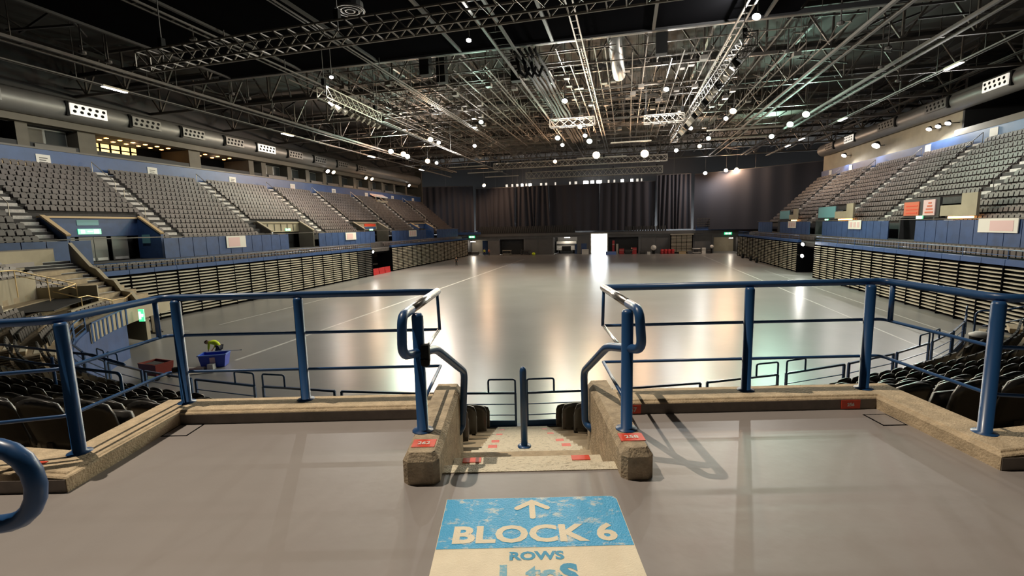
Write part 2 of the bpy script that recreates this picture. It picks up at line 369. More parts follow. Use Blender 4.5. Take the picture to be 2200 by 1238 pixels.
# fixed front rows between the retractable banks and the blue barrier
for (sgn, u0, v0, v1, sb, gaps) in ((-1, -39.2, 22, 113, sbl, [(66, 73)]), (1, 23.7, 22, 107, sbr, [(65.2, 71.6)])):
    tb = AB(); tb.bx(min(u0+sgn*.0, u0+sgn*4.4), max(u0, u0+sgn*4.4), v0, v1, 3.6, 4.1)
    tb.bx(min(u0+sgn*1.8, u0+sgn*4.4), max(u0+sgn*1.8, u0+sgn*4.4), v0, v1, 4.1, 5.0)
    struct(tb.build('front_deck', M['terrace_d']))
    for r_ in range(1):
        n = int((v1-v0)/.52)
        for i in range(n):
            v = v0+.26+.52*i
            if any(a-.5 < v < b+.5 for a, b in gaps): continue
            uc = u0+sgn*(1.2+.9*r_); z = 4.25+.4*r_
            x0, x1 = uc+sgn*.05, uc+sgn*.14
            sb.add([(x0,v-.225,z+.2),(x0,v+.225,z+.2),(x1,v+.235,z+.62),(x1,v+.15,z+.72),(x1,v-.15,z+.72),(x1,v-.235,z+.62)],[(0,1,2,3,4,5)])
            sb.bx(min(uc-sgn*.1,uc), max(uc-sgn*.1,uc), v-.2, v+.2, z+.12, z+.55)
o = sbl.build('stadium_seats', M['seat_g']); o['kind'] = 'stuff'; tag(o, 'rows of folded dark grey seats filling the left upper tier', 'seats')
o = sbr.build('stadium_seats', M['seat_g']); o['kind'] = 'stuff'; tag(o, 'rows of folded dark grey seats filling the right upper tier', 'seats')
# aisle handrails of the upper tiers
for (sgn, u0, A, side, RI) in ((-1, -42.4, LA, 'left', .5), (1, 26.6, RA, 'right', .58)):
    for k, x in enumerate(A):
        t = thing('handrail', f'slim handrail up the {ORD[k]} gangway of the {side} upper tier', 'handrail', tuple(A2W((u0+sgn*5, x, 10))), f'gangway handrails of the {side} upper tier')
        for part, (j0, j1) in enumerate(((4.5, 8), (9.5, 13.5))):
            p = [(u0+sgn*j*TRD, x-.75-.05*j, 6.6+RI*j+.95) for j in (j0, j1)]
            mb = AB().tube(p, .035, 6)
            for q in p: mb.tube([(q[0], q[1], q[2]-1.1), q], .03, 6)
            mb.build('rail', M['alu'] if sgn < 0 else M['rail_g'], t)
# blue barriers along the upper tiers
def barrier(sgn, u, v0, v1, gaps, step, side):
    root = struct(AB().bx(u-.03, u+.03, v0, v1, 6.92, 7.0).build('trim_2' if sgn < 0 else 'trim_3', M['rail_g']), f'thin rail on top of the blue barrier of the {side} stand')
    n = int((v1-v0)/step)
    pm = AB().bx(-.04, .04, -step/2+.03, step/2-.03, 0, 1.85); me = None
    for i in range(n):
        v = v0+step*(i+.5)
        if any(a < v < b for a, b in gaps): continue
        loc = A2W((u, v, 5.0))
        if me is None:
            o = AB().bx(u-.04, u+.04, v-step/2+.03, v+step/2-.03, 5.0, 6.85).build('barrier_panel', M['bluep'], root); me = o.data; o0 = loc
        else: link('barrier_panel', me, tuple(Vector(ORG['barrier_panel' if False else o.name])+(loc-o0)), root)
    return root
barrier(-1, -41.1, 18, 113, [(28.5,34.5),(50.5,57),(71.5,78),(93,99)], 1.5, 'left')
barrier(1, 25.6, 22, 104, [(50,54.5),(71,76),(89,93.4)], 1.5, 'right')
# blue fascia over the top row, and the wall above
flm = AB(); u = -42.4-NR*TRD-.4
struct(AB().bx(u-.5, u, 15, 113, 13.0, 15.0).build('trim_4', M['bluef']), 'blue fascia band above the left upper tier')
struct(AB().bx(u-.55, u+.08, 15, 113, 15.0, 15.15).build('trim_5', M['rail_g']), 'metal capping of the left blue fascia')
ur = 26.6+NR*TRD+.3
struct(AB().bx(ur, ur+.5, 18, 100, 14.4, 15.85).build('trim_6', M['bluef']), 'blue fascia band above the right upper tier')
struct(AB().bx(ur+.6, ur+1.0, 63.5, 101, 15.85, 20.6).build('wall_right_1', M['beige']), 'beige wall above the right blue fascia')
struct(AB().bx(ur+.6, ur+8, 63.2, 63.6, 13, 24).build('wall_right_2', M['dark2']))
struct(AB().bx(ur-.02, ur+.6, 18, 63.5, 15.85, 16.5).build('trim_7', M['beige_d']), 'brown band on the near end of the right fascia')
struct(AB().bx(ur+.5, UR, 10, 101, 14.2, 14.5).build('floor_right', M['dark2']))
struct(AB().bx(UL, u-.5, 10, 113, 14.2, 14.5).build('floor_left', M['dark2']))
struct(AB().bx(UL, -50.5, 113, 113.3, 6, ZR).build('wall_left_1', M['beige_d']))
# block signs on the fascias
for k, v in enumerate((32.4, 42.5, 53.5, 65.2, 76.0, 87, 98, 108.5)):
    s = AB().bx(u, u+.04, v-.55, v+.55, 13.6, 14.55); o = s.build('block_sign', M['white'])
    tag(o, f'white block sign on the left blue fascia, {ORD[k]} from the near end', 'sign', 'white signs on the left fascia')
    for q in range(3): AB().bx(u+.04, u+.05, v-.32, v+.32-.12*(q % 2), 13.82+.19*q, 13.9+.19*q).build('print', M['pink'] if k in (3, 5) else M['grey'], o)
for k, v in enumerate((57.6, 68.1, 88.2, 96)):
    o = AB().bx(ur-.04, ur, v-.55, v+.55, 14.7, 15.7).build('block_sign', M['white'])
    tag(o, f'white block sign on the right blue fascia, {ORD[k]} from the near end', 'sign', 'white signs on the right fascia')
# banners on the barriers
for k, (side, v0, v1, z0, z1, pk) in enumerate(((-1,41.4,44,5.6,6.85,1),(-1,63.3,66.1,5.7,6.8,1),(-1,84.7,88.1,5.6,6.85,0),(1,38.7,42.4,5.95,6.95,1),(1,60.5,63.6,5.95,6.95,0),(1,81.4,85,5.9,6.95,0))):
    uu = -41.0 if side < 0 else 25.5; s = .05 if side < 0 else -.05
    o = AB().bx(min(uu,uu+s), max(uu,uu+s), v0, v1, z0, z1).build('banner', M['white'])
    tag(o, f'white printed banner on the blue barrier of the {"left" if side<0 else "right"} stand, {ORD[k%3]} from the camera', 'banner')
    x0, x1 = sorted((uu+s, uu+s*1.3)); w = v1-v0
    if pk: AB().bx(x0, x1, v0+.1*w, v0+.68*w, z0+.12, z1-.15).build('print', M['pink'], o)
    else:
        for q in range(3): AB().bx(x0, x1, v0+w*(.12+.28*q), v0+w*(.3+.28*q), z0+.2, z1-.2).build('print', M['pink'], o)
# ================================================================== RETRACTABLE SEATING BANKS
def bank(sgn, u, v0, v1, nb, ns, zt, name, label, mats, darkbays=()):
    hh = .44 if sgn < 0 else .33
    root = thing('retractable_seating', label, 'retractable seating', tuple(A2W((u, (v0+v1)/2, 0))), 'retractable seating banks')
    b = AB(); a0, a1 = sorted((u+sgn*.12, u+sgn*2.6)); b.bx(a0, a1, v0, v1, 0, zt-.05); b.build('body', M['dark'], root)
    w = (v1-v0)/nb; pitch = (zt-.25)/ns
    base = {}
    for i in range(nb):
        vc = v0+w*(i+.5); off = [0,.035,-.03,.02][(i*7) % 4]
        for k in range(ns):
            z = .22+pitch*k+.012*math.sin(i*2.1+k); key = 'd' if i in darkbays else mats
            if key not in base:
                x0, x1 = sorted((u-sgn*.16, u+sgn*.12))
                zz = [z, z+pitch*.40]
                m = AB(); h = w*.475
                m.add([(x0,vc-h,z+.02),(x0,vc,z),(x0,vc+h,z+.02),(x0,vc-h,z+pitch*hh),(x0,vc,z+pitch*(hh-.02)),(x0,vc+h,z+pitch*hh),
                       (x1,vc-h,z+.02),(x1,vc,z),(x1,vc+h,z+.02),(x1,vc-h,z+pitch*hh),(x1,vc,z+pitch*(hh-.02)),(x1,vc+h,z+pitch*hh)],
                      [(0,1,4,3),(1,2,5,4),(9,10,7,6),(10,11,8,7),(3,4,10,9),(4,5,11,10),(1,0,6,7),(2,1,7,8),(0,3,9,6),(5,2,8,11)])
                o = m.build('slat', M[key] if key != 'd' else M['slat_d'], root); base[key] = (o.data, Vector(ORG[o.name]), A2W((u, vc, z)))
            else:
                me, og, p0 = base[key]; link('slat', me, tuple(og+(A2W((u+sgn*off, vc, z))-p0)), root)
    c = AB()
    for i in range(nb+1): x0, x1 = sorted((u-sgn*.19, u+sgn*.12)); c.bx(x0, x1, v0+w*i-.045, v0+w*i+.045, 0, zt)
    c.build('divider', M['dark'], root)
    x0, x1 = sorted((u-sgn*.12, u+sgn*.3)); me = None
    for i in range(nb):
        vc = v0+w*(i+.5)
        if me is None:
            o = AB().bx(x0, x1, vc-w*.49, vc+w*.49, zt, zt+.36).build('fascia_panel', M['bluef'], root); me = o.data; og = Vector(ORG[o.name]); p0 = A2W((u, vc, 0))
        else: link('fascia_panel', me, tuple(og+(A2W((u, vc, 0))-p0)), root)
    rl = AB().tube([(u, v0, zt+.95), (u, v1, zt+.95)], .03, 6); rl.tube([(u, v0, zt+.62), (u, v1, zt+.62)], .02, 5)
    for i in range(nb//2+1): rl.tube([(u, v0+2*w*i, zt+.3), (u, v0+2*w*i, zt+.95)], .025, 5)
    rl.build('guard_rail', M['blue'], root)
    return root
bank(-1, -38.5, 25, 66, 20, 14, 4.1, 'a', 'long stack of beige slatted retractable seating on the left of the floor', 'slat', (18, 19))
bank(-1, -38.9, 73.2, 113, 20, 14, 4.1, 'b', 'farther bank of slatted retractable seating on the left beyond the red barriers', 'slat')
bank(1, 22.7, 27, 65, 19, 15, 4.1, 'c', 'long stack of beige slatted retractable seating on the right of the floor', 'slat')
bank(1, 22.9, 71.6, 107, 18, 15, 4.1, 'd', 'farther bank of slatted retractable seating on the right beyond the gap', 'slat')
for (s_, u0, v0, v1) in ((-1,-44,66,73.2),(1,28,65,71.6)):
    m = AB(); a, b = sorted((u0, -39.5 if s_ < 0 else 24)); 
    m.bx(a, b, v0, v1, 3.3, 3.6); m.bx(min(u0,u0+s_*.3), max(u0,u0+s_*.3), v0, v1, 0, 3.6)
    struct(m.build('wall_tunnel', M['dark']))
for k in range(3):
    o = AB()
    v = 67.4+1.9*k
    o.bx(-38.9, -38.5, v-.9, v+.9, .0, .12); o.bx(-38.8, -38.6, v-.85, v+.85, .12, .55); o.bx(-38.74, -38.66, v-.9, v+.9, .55, 1.0)
    tag(o.build('road_barrier', M['redp']), f'red plastic barrier across the gap in the left stands, {ORD[k]} from the camera', 'barrier', 'red barriers in the left tunnel')
# ================================================================== VOMITORIES
def exit_sign(parent, u0, u1, v0, v1, z0, z1, face):
    """green panel with white running figure and arrow; face = +1 faces +u, -1 faces -u, 0 faces -v"""
    o = AB().bx(u0, u1, v0, v1, z0, z1).build('exit_sign', M['e_exit'], parent)
    mb = AB(); h = z1-z0
    if face:
        x = u1 if face > 0 else u0; a, b = sorted((x, x+face*.012)); L = v1-v0
        mb.bx(a, b, v0+L*.12, v0+L*.28, z0+.2*h, z0+.8*h); mb.bx(a, b, v0+L*.40, v0+L*.62, z0+.42*h, z0+.6*h); mb.bx(a, b, v0+L*.68, v0+L*.9, z0+.15*h, z0+.85*h)
    else:
        L = u1-u0; a, b = v0-.012, v0
        mb.bx(u0+L*.12, u0+L*.28, a, b, z0+.2*h, z0+.8*h); mb.bx(u0+L*.40, u0+L*.62, a, b, z0+.42*h, z0+.6*h); mb.bx(u0+L*.68, u0+L*.9, a, b, z0+.15*h, z0+.85*h)
    mb.build('pictogram', M['e_exitw'], o if parent is None else o)
    return o
def vom_left(v0, v1, zt, label, style):
    u0 = -42.4; ub = u0-(zt-6.6)/RISE*TRD-.1
    r = thing('vomitory', label, 'entrance', tuple(A2W((u0-1, (v0+v1)/2, 5))), 'vomitories of the left upper tier')
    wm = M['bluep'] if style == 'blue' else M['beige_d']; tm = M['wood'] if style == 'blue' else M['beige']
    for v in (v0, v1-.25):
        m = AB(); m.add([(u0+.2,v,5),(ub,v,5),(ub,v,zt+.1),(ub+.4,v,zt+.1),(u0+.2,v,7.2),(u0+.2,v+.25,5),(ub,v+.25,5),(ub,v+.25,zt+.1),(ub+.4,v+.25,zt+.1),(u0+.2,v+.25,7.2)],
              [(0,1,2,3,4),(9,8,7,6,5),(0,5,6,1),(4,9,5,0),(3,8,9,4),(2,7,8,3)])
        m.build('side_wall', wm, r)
        AB().bar((ub+.3,v+.12,zt+.18),(u0+.25,v+.12,7.28),.34,.14).build('coping', tm, r)
    AB().bx(ub-.15, ub+.25, v0, v1, zt, zt+.16).build('roof_edge', tm, r)
    AB().bx(ub-.1, ub+.1, v0, v1, 7.15, zt).build('header', wm if style == 'blue' else M['beige'], r)
    AB().bx(ub-3, u0, v0, v1, 4.7, 4.95).build('landing', M['terrace_d'], r)
    AB().bx(ub-1.2, ub-1.0, v0, v1, 4.95, 7.3).build('back_wall', M['dark2'], r)
    return r, ub
r, ub = vom_left(*LV[0], 'large blue vomitory with glass doors and green exit sign in the left stand', 'blue')
for k, (a, b) in enumerate(((28.3,30.0),(30.3,31.4),(31.45,32.5),(32.9,34.3))):
    g = AB().bx(ub-.12, ub-.04, a, b, 5.0, 7.1).build('glass_door', M['frost'], r); AB().bx(ub-.04, ub+.0, a+.1, b-.1, 5.05, 5.28).build('kick_plate', M['white'], g)
AB().bx(ub+.1, ub+.13, 30.2, 31.9, 8.1, 8.55).build('name_panel', M['teal'], r)
exit_sign(r, ub+.1, ub+.16, 30.2, 32.0, 7.35, 7.8, 1)
AB().bx(ub+.6, ub+1.5, 35.18, 35.24, 6.4, 7.2).build('side_notice', M['teal'], r)
r, ub = vom_left(*LV[1], 'beige concrete vomitory in the middle of the left stand', 'beige'); exit_sign(r, ub+.1, ub+.16, 54.6, 55.6, 7.25, 7.6, 1)
for q in range(6): AB().bx(ub+.1, ub+.16, 50.2+1.2*q, 50.3+1.2*q, 7.3, 8.2).build('rib', M['beige_d'], r)
mb = AB()
for q in range(5): mb.bx(ub+.6, ub+.75, 51.0, 51.5, 5.2+.42*q, 5.45+.42*q)
mb.build('lamp_column', M['e_exitw'], r); AB().bx(ub-.4, ub-.2, 53.6, 55.0, 5.0, 7.0).build('inner_column', M['beige'], r)
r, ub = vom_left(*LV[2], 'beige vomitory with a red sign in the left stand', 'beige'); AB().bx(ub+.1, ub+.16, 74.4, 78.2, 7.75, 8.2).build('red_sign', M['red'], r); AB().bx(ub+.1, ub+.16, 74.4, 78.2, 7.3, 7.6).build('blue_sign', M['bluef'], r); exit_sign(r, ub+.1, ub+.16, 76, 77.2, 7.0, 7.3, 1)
r, ub = vom_left(*LV[3], 'small blue vomitory near the far end of the left stand', 'blue'); AB().bx(ub+.1, ub+.14, 94.6, 96.2, 7.6, 8.0).build('name_panel', M['white'], r)
def vom_right(v0, v1, zt, label, hdr, bv0, bv1):
    u0 = 26.6; ub = u0+(zt-6.6)/.58*TRD+.1
    r = thing('vomitory', label, 'entrance', tuple(A2W((u0+1, (v0+v1)/2, 5))), 'vomitories of the right upper tier')
    for v in (v0, v1-.2): AB().bx(u0-.2, ub, v, v+.2, 5, 7.1).build('side_wall', M['dark2'], r)
    AB().bx(u0+.1, u0+.3, v0, v1, 7.1, zt+.15).build('header', M['dark2'], r)
    AB().bx(u0, ub+3, v0, v1, 4.7, 4.95).build('landing', M['terrace_d'], r)
    AB().bx(ub+1, ub+1.2, v0, v1, 4.95, zt).build('back_wall', M['dark'], r)
    if hdr == 'posters':
        AB().bx(u0+.02, u0+.1, v0+2.9, v1-.2, 7.3, 8.6).build('poster', M['orange'], r); AB().bx(u0+.02, u0+.1, v0+.5, v0+2.2, 7.3, 8.7).build('poster', M['pink'], r)
        mb = AB()
        for q in range(4): mb.bx(u0, u0+.02, v0+.7+.1*q, v0+1.9-.15*q, 7.5+.28*q, 7.64+.28*q)
        mb.build('poster_print', M['orange'], r)
        mb = AB()
        for q in range(3): mb.bx(u0, u0+.02, v0+3.1, v0+4.9, 7.5+.33*q, 7.6+.33*q)
        mb.build('poster_print', M['red'], r)
    else: AB().bx(u0+.02, u0+.1, v0+.1, v1-.3, 7.35, zt+.1).build('name_panel', M['teal'], r)
    # beige concrete stair wall beside the opening, with an amber strip under it
    AB().bx(u0-.1, u0+.1, bv0, bv0+1.8, 7.2, zt+.3).build('stair_wall', M['beige'], r); AB().bx(u0-.1, u0+.1, bv0+1.8, bv1, 7.2, zt-.6).build('stair_wall', M['beige'], r)
    AB().bx(u0-.05, u0+.1, bv0+.5, bv1-1, 6.98, 7.16).build('amber_strip', M['e_down'], r)
    return r, u0
r, ub = vom_right(*RV[0], 'dark vomitory under orange posters in the right stand', 'posters', 44.5, 48.9); exit_sign(r, ub-.08, ub, 51.4, 52.4, 6.95, 7.28, -1)
r, ub = vom_right(*RV[1], 'vomitory under a teal panel in the right stand, lit green inside', 'teal', 65.2, 70.3); exit_sign(r, ub-.08, ub, 72.4, 73.5, 6.95, 7.2, -1)
AB().bx(ub+1, ub+1.1, 71.2, 74.6, 5.0, 6.3).build('glowing_notice', M['e_exit'], r)
point(A2W((ub-.1, 73, 6.2)), 25, 'g', .1)
r, ub = vom_right(*RV[2], 'small vomitory near the far end of the right stand', 'teal', 84.4, 88.2)
# striped kiosk at the head of the left stand
k = thing('kiosk', 'small kiosk with a striped awning at the top of the left stand', 'kiosk', tuple(A2W((-50, 91, 13))))
AB().bx(-51.2, -49.6, 88.6, 93.2, 12.6, 13.1).build('counter', M['beige'], k)
for q in range(5): AB().bx(-51.2+.3*q, -50.9+.3*q, 88.4, 93.4, 14.3-.14*q, 14.5-.14*q).build('awning_stripe', M['white'] if q % 2 == 0 else M['pink'], k)
AB().bx(-51.3, -51.1, 88.6, 93.2, 13.0, 14.4).build('back', M['bluef'], k)
for v in (88.7, 93.0): AB().bx(-50.0, -49.9, v, v+.1, 13.1, 14.0).build('post', M['alu'], k)
# ================================================================== CURVED END OF THE BOWL (round the camera)
PH0 = 13.691
AISLES = [PH0+15.7*k for k in range(-5, 4)]
RK = lambda k: 24.1+.75*k
ZK = lambda k: 2.6+.3*k
def arc(r, a0, a1, z, step=1.5):
    n = max(1, int(abs(a1-a0)/step)); return [ring(r, a0+(a1-a0)*i/n, z) for i in range(n+1)]
def annulus(mb, r0, r1, a0, a1, z0, z1, step=2.0):
    n = max(1, int((a1-a0)/step)); vs = []; fs = []
    for i in range(n+1):
        a = a0+(a1-a0)*i/n
        for r, z in ((r0,z0),(r1,z0),(r1,z1),(r0,z1)): vs.append(tuple(ring(r, a, z)))
    for i in range(n):
        for k in range(4): k2 = (k+1) % 4; fs.append((i*4+k, (i+1)*4+k, (i+1)*4+k2, i*4+k2))
    fs += [(0,1,2,3), (n*4+3, n*4+2, n*4+1, n*4)]
    mb.add(vs, fs)
PA0, PA1 = -72.0, 58.0
tb = MB()
for k in range(9): annulus(tb, RK(k), RK(k+1)+(.2 if k == 8 else 0), PA0, PA1, ZK(k)-.5, ZK(k))
bowl = struct(tb.build('terrace_near', M['terrace']), 'stepped concrete terrace of the curved near end')
fb = MB(); annulus(fb, 23.95, 24.12, -46, PA1, 0, 2.62); annulus(fb, 23.95, 24.12, -58.5, -46, 0, 2.05); struct(fb.build('wall_bowl', M['bluep']), 'blue wall below the front barrier of the curved end')
fb = MB(); annulus(fb, 23.9, 24.3, -71, -46, 2.0, 2.95); struct(fb.build('wall_bowl_1', M['beige']), 'beige concrete wall at the foot of the left corner seating')
# aisle steps of the bowl
def xf(phi):
    """frame standing in an aisle: x across, y inwards (towards the arena), z up; r measured from the bowl centre"""
    a = rad(phi); o = A2W((CU, CV, 0)); d = A2W((math.sin(a), -math.cos(a), 0)); t = A2W((-math.cos(a), -math.sin(a), 0))*-1
    return lambda p: o+d*p[1]+t*p[0]+Vector((0,0,p[2]))   # p = (across, r, z)
for ai, ph in enumerate(AISLES):
    if ph < -60: continue
    T = xf(ph); own = abs(ph-PH0) < 1
    st = struct(MB(T).bx(-.01, .01, 24.2, 24.3, 2.5, 2.6).build('gangway', M['terrace']))
    ks = range(8 if own else 9)
    sh = None
    for k in ks:
        m = MB(T).bx(-.58, .58, RK(k)+.36, RK(k)+.75, ZK(k)-.02, ZK(k)+.15).build('half_step', M['concrete'], st)
        for (r0, z) in ((RK(k), ZK(k)), (RK(k)+.36, ZK(k)+.15)):
            if own or ph < 30: 
                MB(T).bx(-.55, .55, r0-.012, r0+.17, z-.05, z+.012).build('nosing', M['nosing'], st)
        if own and k in (2, 4, 6, 7):
            for s in (-1, 1):
                MB(T).bx(s*.42-.05, s*.42+.05, RK(k)-.02, RK(k)+.1, ZK(k)+.012, ZK(k)+.018).build('row_plate', M['red'], st)
                MB(T).bx(s*.42-.05, s*.42+.05, RK(k)-.018, RK(k)-.012, ZK(k)-.05, ZK(k)+.012).build('row_plate', M['red'], st)
# ---- our own stairs, platform, kerbs and piers are laid out in world axes (the platform faces +Y)
stp = MB()
top = []
struct(MB().bx(-.49, .67, 2.93, 3.47, 5.0, 5.40).build('stairs_1', M['concrete']), 'top concrete step down from the platform')
s2 = struct(MB().bx(-.49, .67, 3.47, 3.98, 4.6, 5.20).build('stairs_2', M['concrete']), 'deep concrete step below the platform edge')
struct(MB().bx(-.49, .67, 3.98, 4.40, 4.5, 5.0).build('stairs_3', M['concrete']))
MB().bx(-.49, .67, 2.90, 3.00, 5.57, 5.606).build('nosing', M['nosing'], s2)
MB().bx(-.48, .66, 3.20, 3.482, 5.36, 5.408).build('nosing', M['nosing'], s2)
MB().bx(-.44, .63, 4.20, 4.412, 4.96, 5.008).build('nosing', M['nosing'], s2)
for x in (-.34, .50): MB().bx(x-.07, x+.07, 3.40, 3.47, 5.407, 5.414).build('row_plate', M['red'], s2)
hw = rad(PH0)
def P2(r, dphi): p = ring(r, PH0+dphi, 0); return (p.x, p.y)
poly = [(-2.84,2.79),(-2.84,3.81),(-.49,3.81),(-.49,2.93),(.67,2.93),(.67,3.81),(3.06,3.81),(3.06,2.79),P2(31.72,5.6),P2(37,5.6),P2(37,-5.6),P2(31.72,-5.6)]
poly = poly[::-1]
struct(MB().prism(poly, 5.28, 5.6).build('platform', M['platform']), 'grey painted platform in front of the camera')
wk = MB(); annulus(wk, 31.72, 37, -70, PH0-5.6, 5.3, 5.6); annulus(wk, 31.72, 37, PH0+5.6, 58, 5.3, 5.6)
struct(wk.build('walkway', M['platform']), 'grey walkway behind the curved seating')
# drain hatches let into the platform floor
for (x0, x1, y0, y1, side) in ((-2.83,-2.62,3.57,3.79,'left'),(2.85,3.04,3.46,3.68,'right')):
    m = MB().bx(x0+.012, x1-.012, y0+.012, y1-.012, 5.598, 5.603)
    o = m.build('floor_hatch', M['platform']); tag(o, f'small square floor hatch in the {side} corner of the platform', 'hatch')
    e = MB()
    for a, b, c, d in ((x0,x1,y0,y0+.012),(x0,x1,y1-.012,y1),(x0,x0+.012,y0,y1),(x1-.012,x1,y0,y1)): e.bx(a,b,c,d,5.598,5.602)
    e.build('frame', M['dark'], o)
# kerbs
prof = [(0,5.55),(0,5.688),(.008,5.697),(.030,5.7),(.036,5.708),(.045,5.712),(.30,5.712),(.31,5.70),(.31,4.5),(0,4.5)]
prof = prof[::-1]
lp = [tuple(P2(31.74, d)) for d in (-34,-30,-26,-22,-18,-14,-10,-7.4)]+[(-2.83,2.78),(-2.83,3.8),(-.715,3.8)]
rp = [(.865,3.8),(3.05,3.8),(3.05,2.78)]+[tuple(P2(31.74, d)) for d in (7.4,10,14,18,22,26,30,34)]
kl = struct(MB().sweep(lp, prof).build('kerb_left', M['kerb']), 'low concrete kerb round the left half of the platform')
kr = struct(MB().sweep(rp, prof).build('kerb_right', M['kerb']), 'low concrete kerb round the right half of the platform')
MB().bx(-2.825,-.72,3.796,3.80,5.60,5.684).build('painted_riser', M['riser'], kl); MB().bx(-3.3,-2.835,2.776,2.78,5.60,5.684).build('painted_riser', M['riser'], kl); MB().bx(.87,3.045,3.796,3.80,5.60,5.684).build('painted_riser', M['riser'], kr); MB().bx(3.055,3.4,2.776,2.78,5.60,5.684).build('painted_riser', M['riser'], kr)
def pier(x0, x1, name, lab):
    c = .035; m = MB(); y0, y1 = 2.77, 4.12; zt = 5.80
    pl = [(x0+c,y0),(x1-c,y0),(x1,y0+c),(x1,y1),(x0,y1),(x0,y0+c)]
    n = len(pl)
    ins = [(x0+c+.012,y0+.03),(x1-c-.012,y0+.03),(x1-.03,y0+c+.02),(x1-.03,y1-.02),(x0+.03,y1-.02),(x0+.03,y0+c+.02)]
    vs = [(x,y,4.6) for x,y in pl]+[(x,y,zt-.05) for x,y in pl]+[(x,y,zt) for x,y in ins]
    fs = [(i,(i+1)%n,n+(i+1)%n,n+i) for i in range(n)]+[(n+i,n+(i+1)%n,2*n+(i+1)%n,2*n+i) for i in range(n)]+[tuple(range(2*n,3*n))]
    m.add(vs, fs); return struct(m.build(name, M['pier']), lab)
pl_ = pier(-.715, -.485, 'stair_wall_left', 'short concrete wall on the left of the steps'); pr_ = pier(.665, .865, 'stair_wall_right', 'short concrete wall on the right of the steps')
# ---- red number plates
def plate(c, ax, ay, w, h, txt, lab, ts=.055):
    ax, ay = Vector(ax), Vector(ay); az = ax.cross(ay); c = Vector(c)
    m = MB(); vs = []
    for s in (0, .004):
        for a, b in ((-1,-1),(1,-1),(1,1),(-1,1)): vs.append(c+ax*w/2*a+ay*h/2*b+az*s)
    m.add(vs, [(3,2,1,0),(4,5,6,7),(0,1,5,4),(1,2,6,5),(2,3,7,6),(3,0,4,7)])
    o = tag(m.build('number_plate', M['red']), lab, 'sign', 'red seat number plates')
    if txt: text_mb(txt, ts, c+az*.005-ay*ts*.36, None, ax, ay, az, .002, .0015).build('number', M['white'], o)
X, Y_, Z_ = (1,0,0), (0,1,0), (0,0,1)
plate((-.60,2.925,5.80), X, Y_, .15, .11, '262', 'red plate reading 262 on the left stair wall')
plate((.765,2.945,5.80), X, Y_, .16, .11, '258', 'red plate reading 258 on the right stair wall', .06)
plate((.985,3.793,5.645), X, Z_, .155, .075, '257', 'red plate reading 257 on the kerb right of the steps')
plate((2.83,3.793,5.645), X, Z_, .16, .075, '256', 'red number plate on the kerb in the right corner', .04)
plate((-3.19,2.93,5.713), X, Y_, .14, .08, '', 'red plate lying on the kerb at the far left')
# ---- floor sign
sg = thing('floor_sign', 'blue and cream floor sign with an arrow reading BLOCK 6', 'sign', (.085,1.9,PZ))
def rc(x0, x1, y0, y1, r=.04, corners=(0,0,1,0)):
    out = []
    for (cx, cy, a0, on) in ((x0,y0,180,corners[0]),(x1,y0,270,corners[1]),(x1,y1,0,corners[2]),(x0,y1,90,corners[3])):
        if on:
            ox = cx+(r if cx == x0 else -r); oy = cy+(r if cy == y0 else -r)
            for q in range(6): a = rad(a0+18*q); out.append((ox+r*math.cos(a), oy+r*math.sin(a)))
        else: out.append((cx, cy))
    return out
MB().prism(rc(-.415,.585,1.25,2.60), PZ-.001, PZ+.002).build('base_sheet', M['cream'], sg)
MB().prism(rc(-.412,.582,2.165,2.597,.04), PZ+.001, PZ+.0032).build('blue_panel', M['signblue'], sg)
ar = MB(); zt = (PZ+.0034, PZ+.0046); hw_ = .0165
def cap(c, a0, r=hw_): return [(c[0]+r*math.cos(rad(a0+22.5*q)), c[1]+r*math.sin(rad(a0+22.5*q))) for q in range(9)]
ar.prism(cap((.085,2.41), 180)+[(.085+hw_,2.535),(.085-hw_,2.535)], *zt)
for s_ in (-1, 1):
    d_ = Vector((s_*.085, -.065)).normalized(); n_ = Vector((-d_.y, d_.x)); e_ = Vector((.085+s_*.085, 2.493)); ang = math.degrees(math.atan2(d_.y, d_.x))
    top_ = [(.085, 2.575), (.085, 2.533)] if s_ < 0 else [(.085, 2.533), (.085, 2.575)]
    pl = cap(tuple(e_), ang-90)
    ar.prism(pl+(top_ if s_ > 0 else top_)[::-1] if False else pl+([(.085,2.575),(.085,2.533)] if s_ > 0 else [(.085,2.533),(.085,2.575)]), zt[0]+.0001, zt[1]+.0001)
ar.build('arrow', M['cream'], sg)
text_mb('BLOCK 6', .185, (.085,2.208,PZ+.0036), None, X, Y_, Z_, .0016, .0065, sx=1.16).build('block_lettering', M['cream'], sg)
text_mb('ROWS', .078, (.088,2.078,PZ+.0026), None, X, Y_, Z_, .0016, .003, sx=1.18).build('rows_lettering', M['lettb'], sg)
text_mb('L to', .165, (.05,1.925,PZ+.0026), None, X, Y_, Z_, .0016, .008, sx=1.05).build('row_range_worn', M['lettb2'], sg)
text_mb('S', .165, (.235,1.925,PZ+.0026), None, X, Y_, Z_, .0016, .009, sx=1.05).build('row_range', M['lettb'], sg)
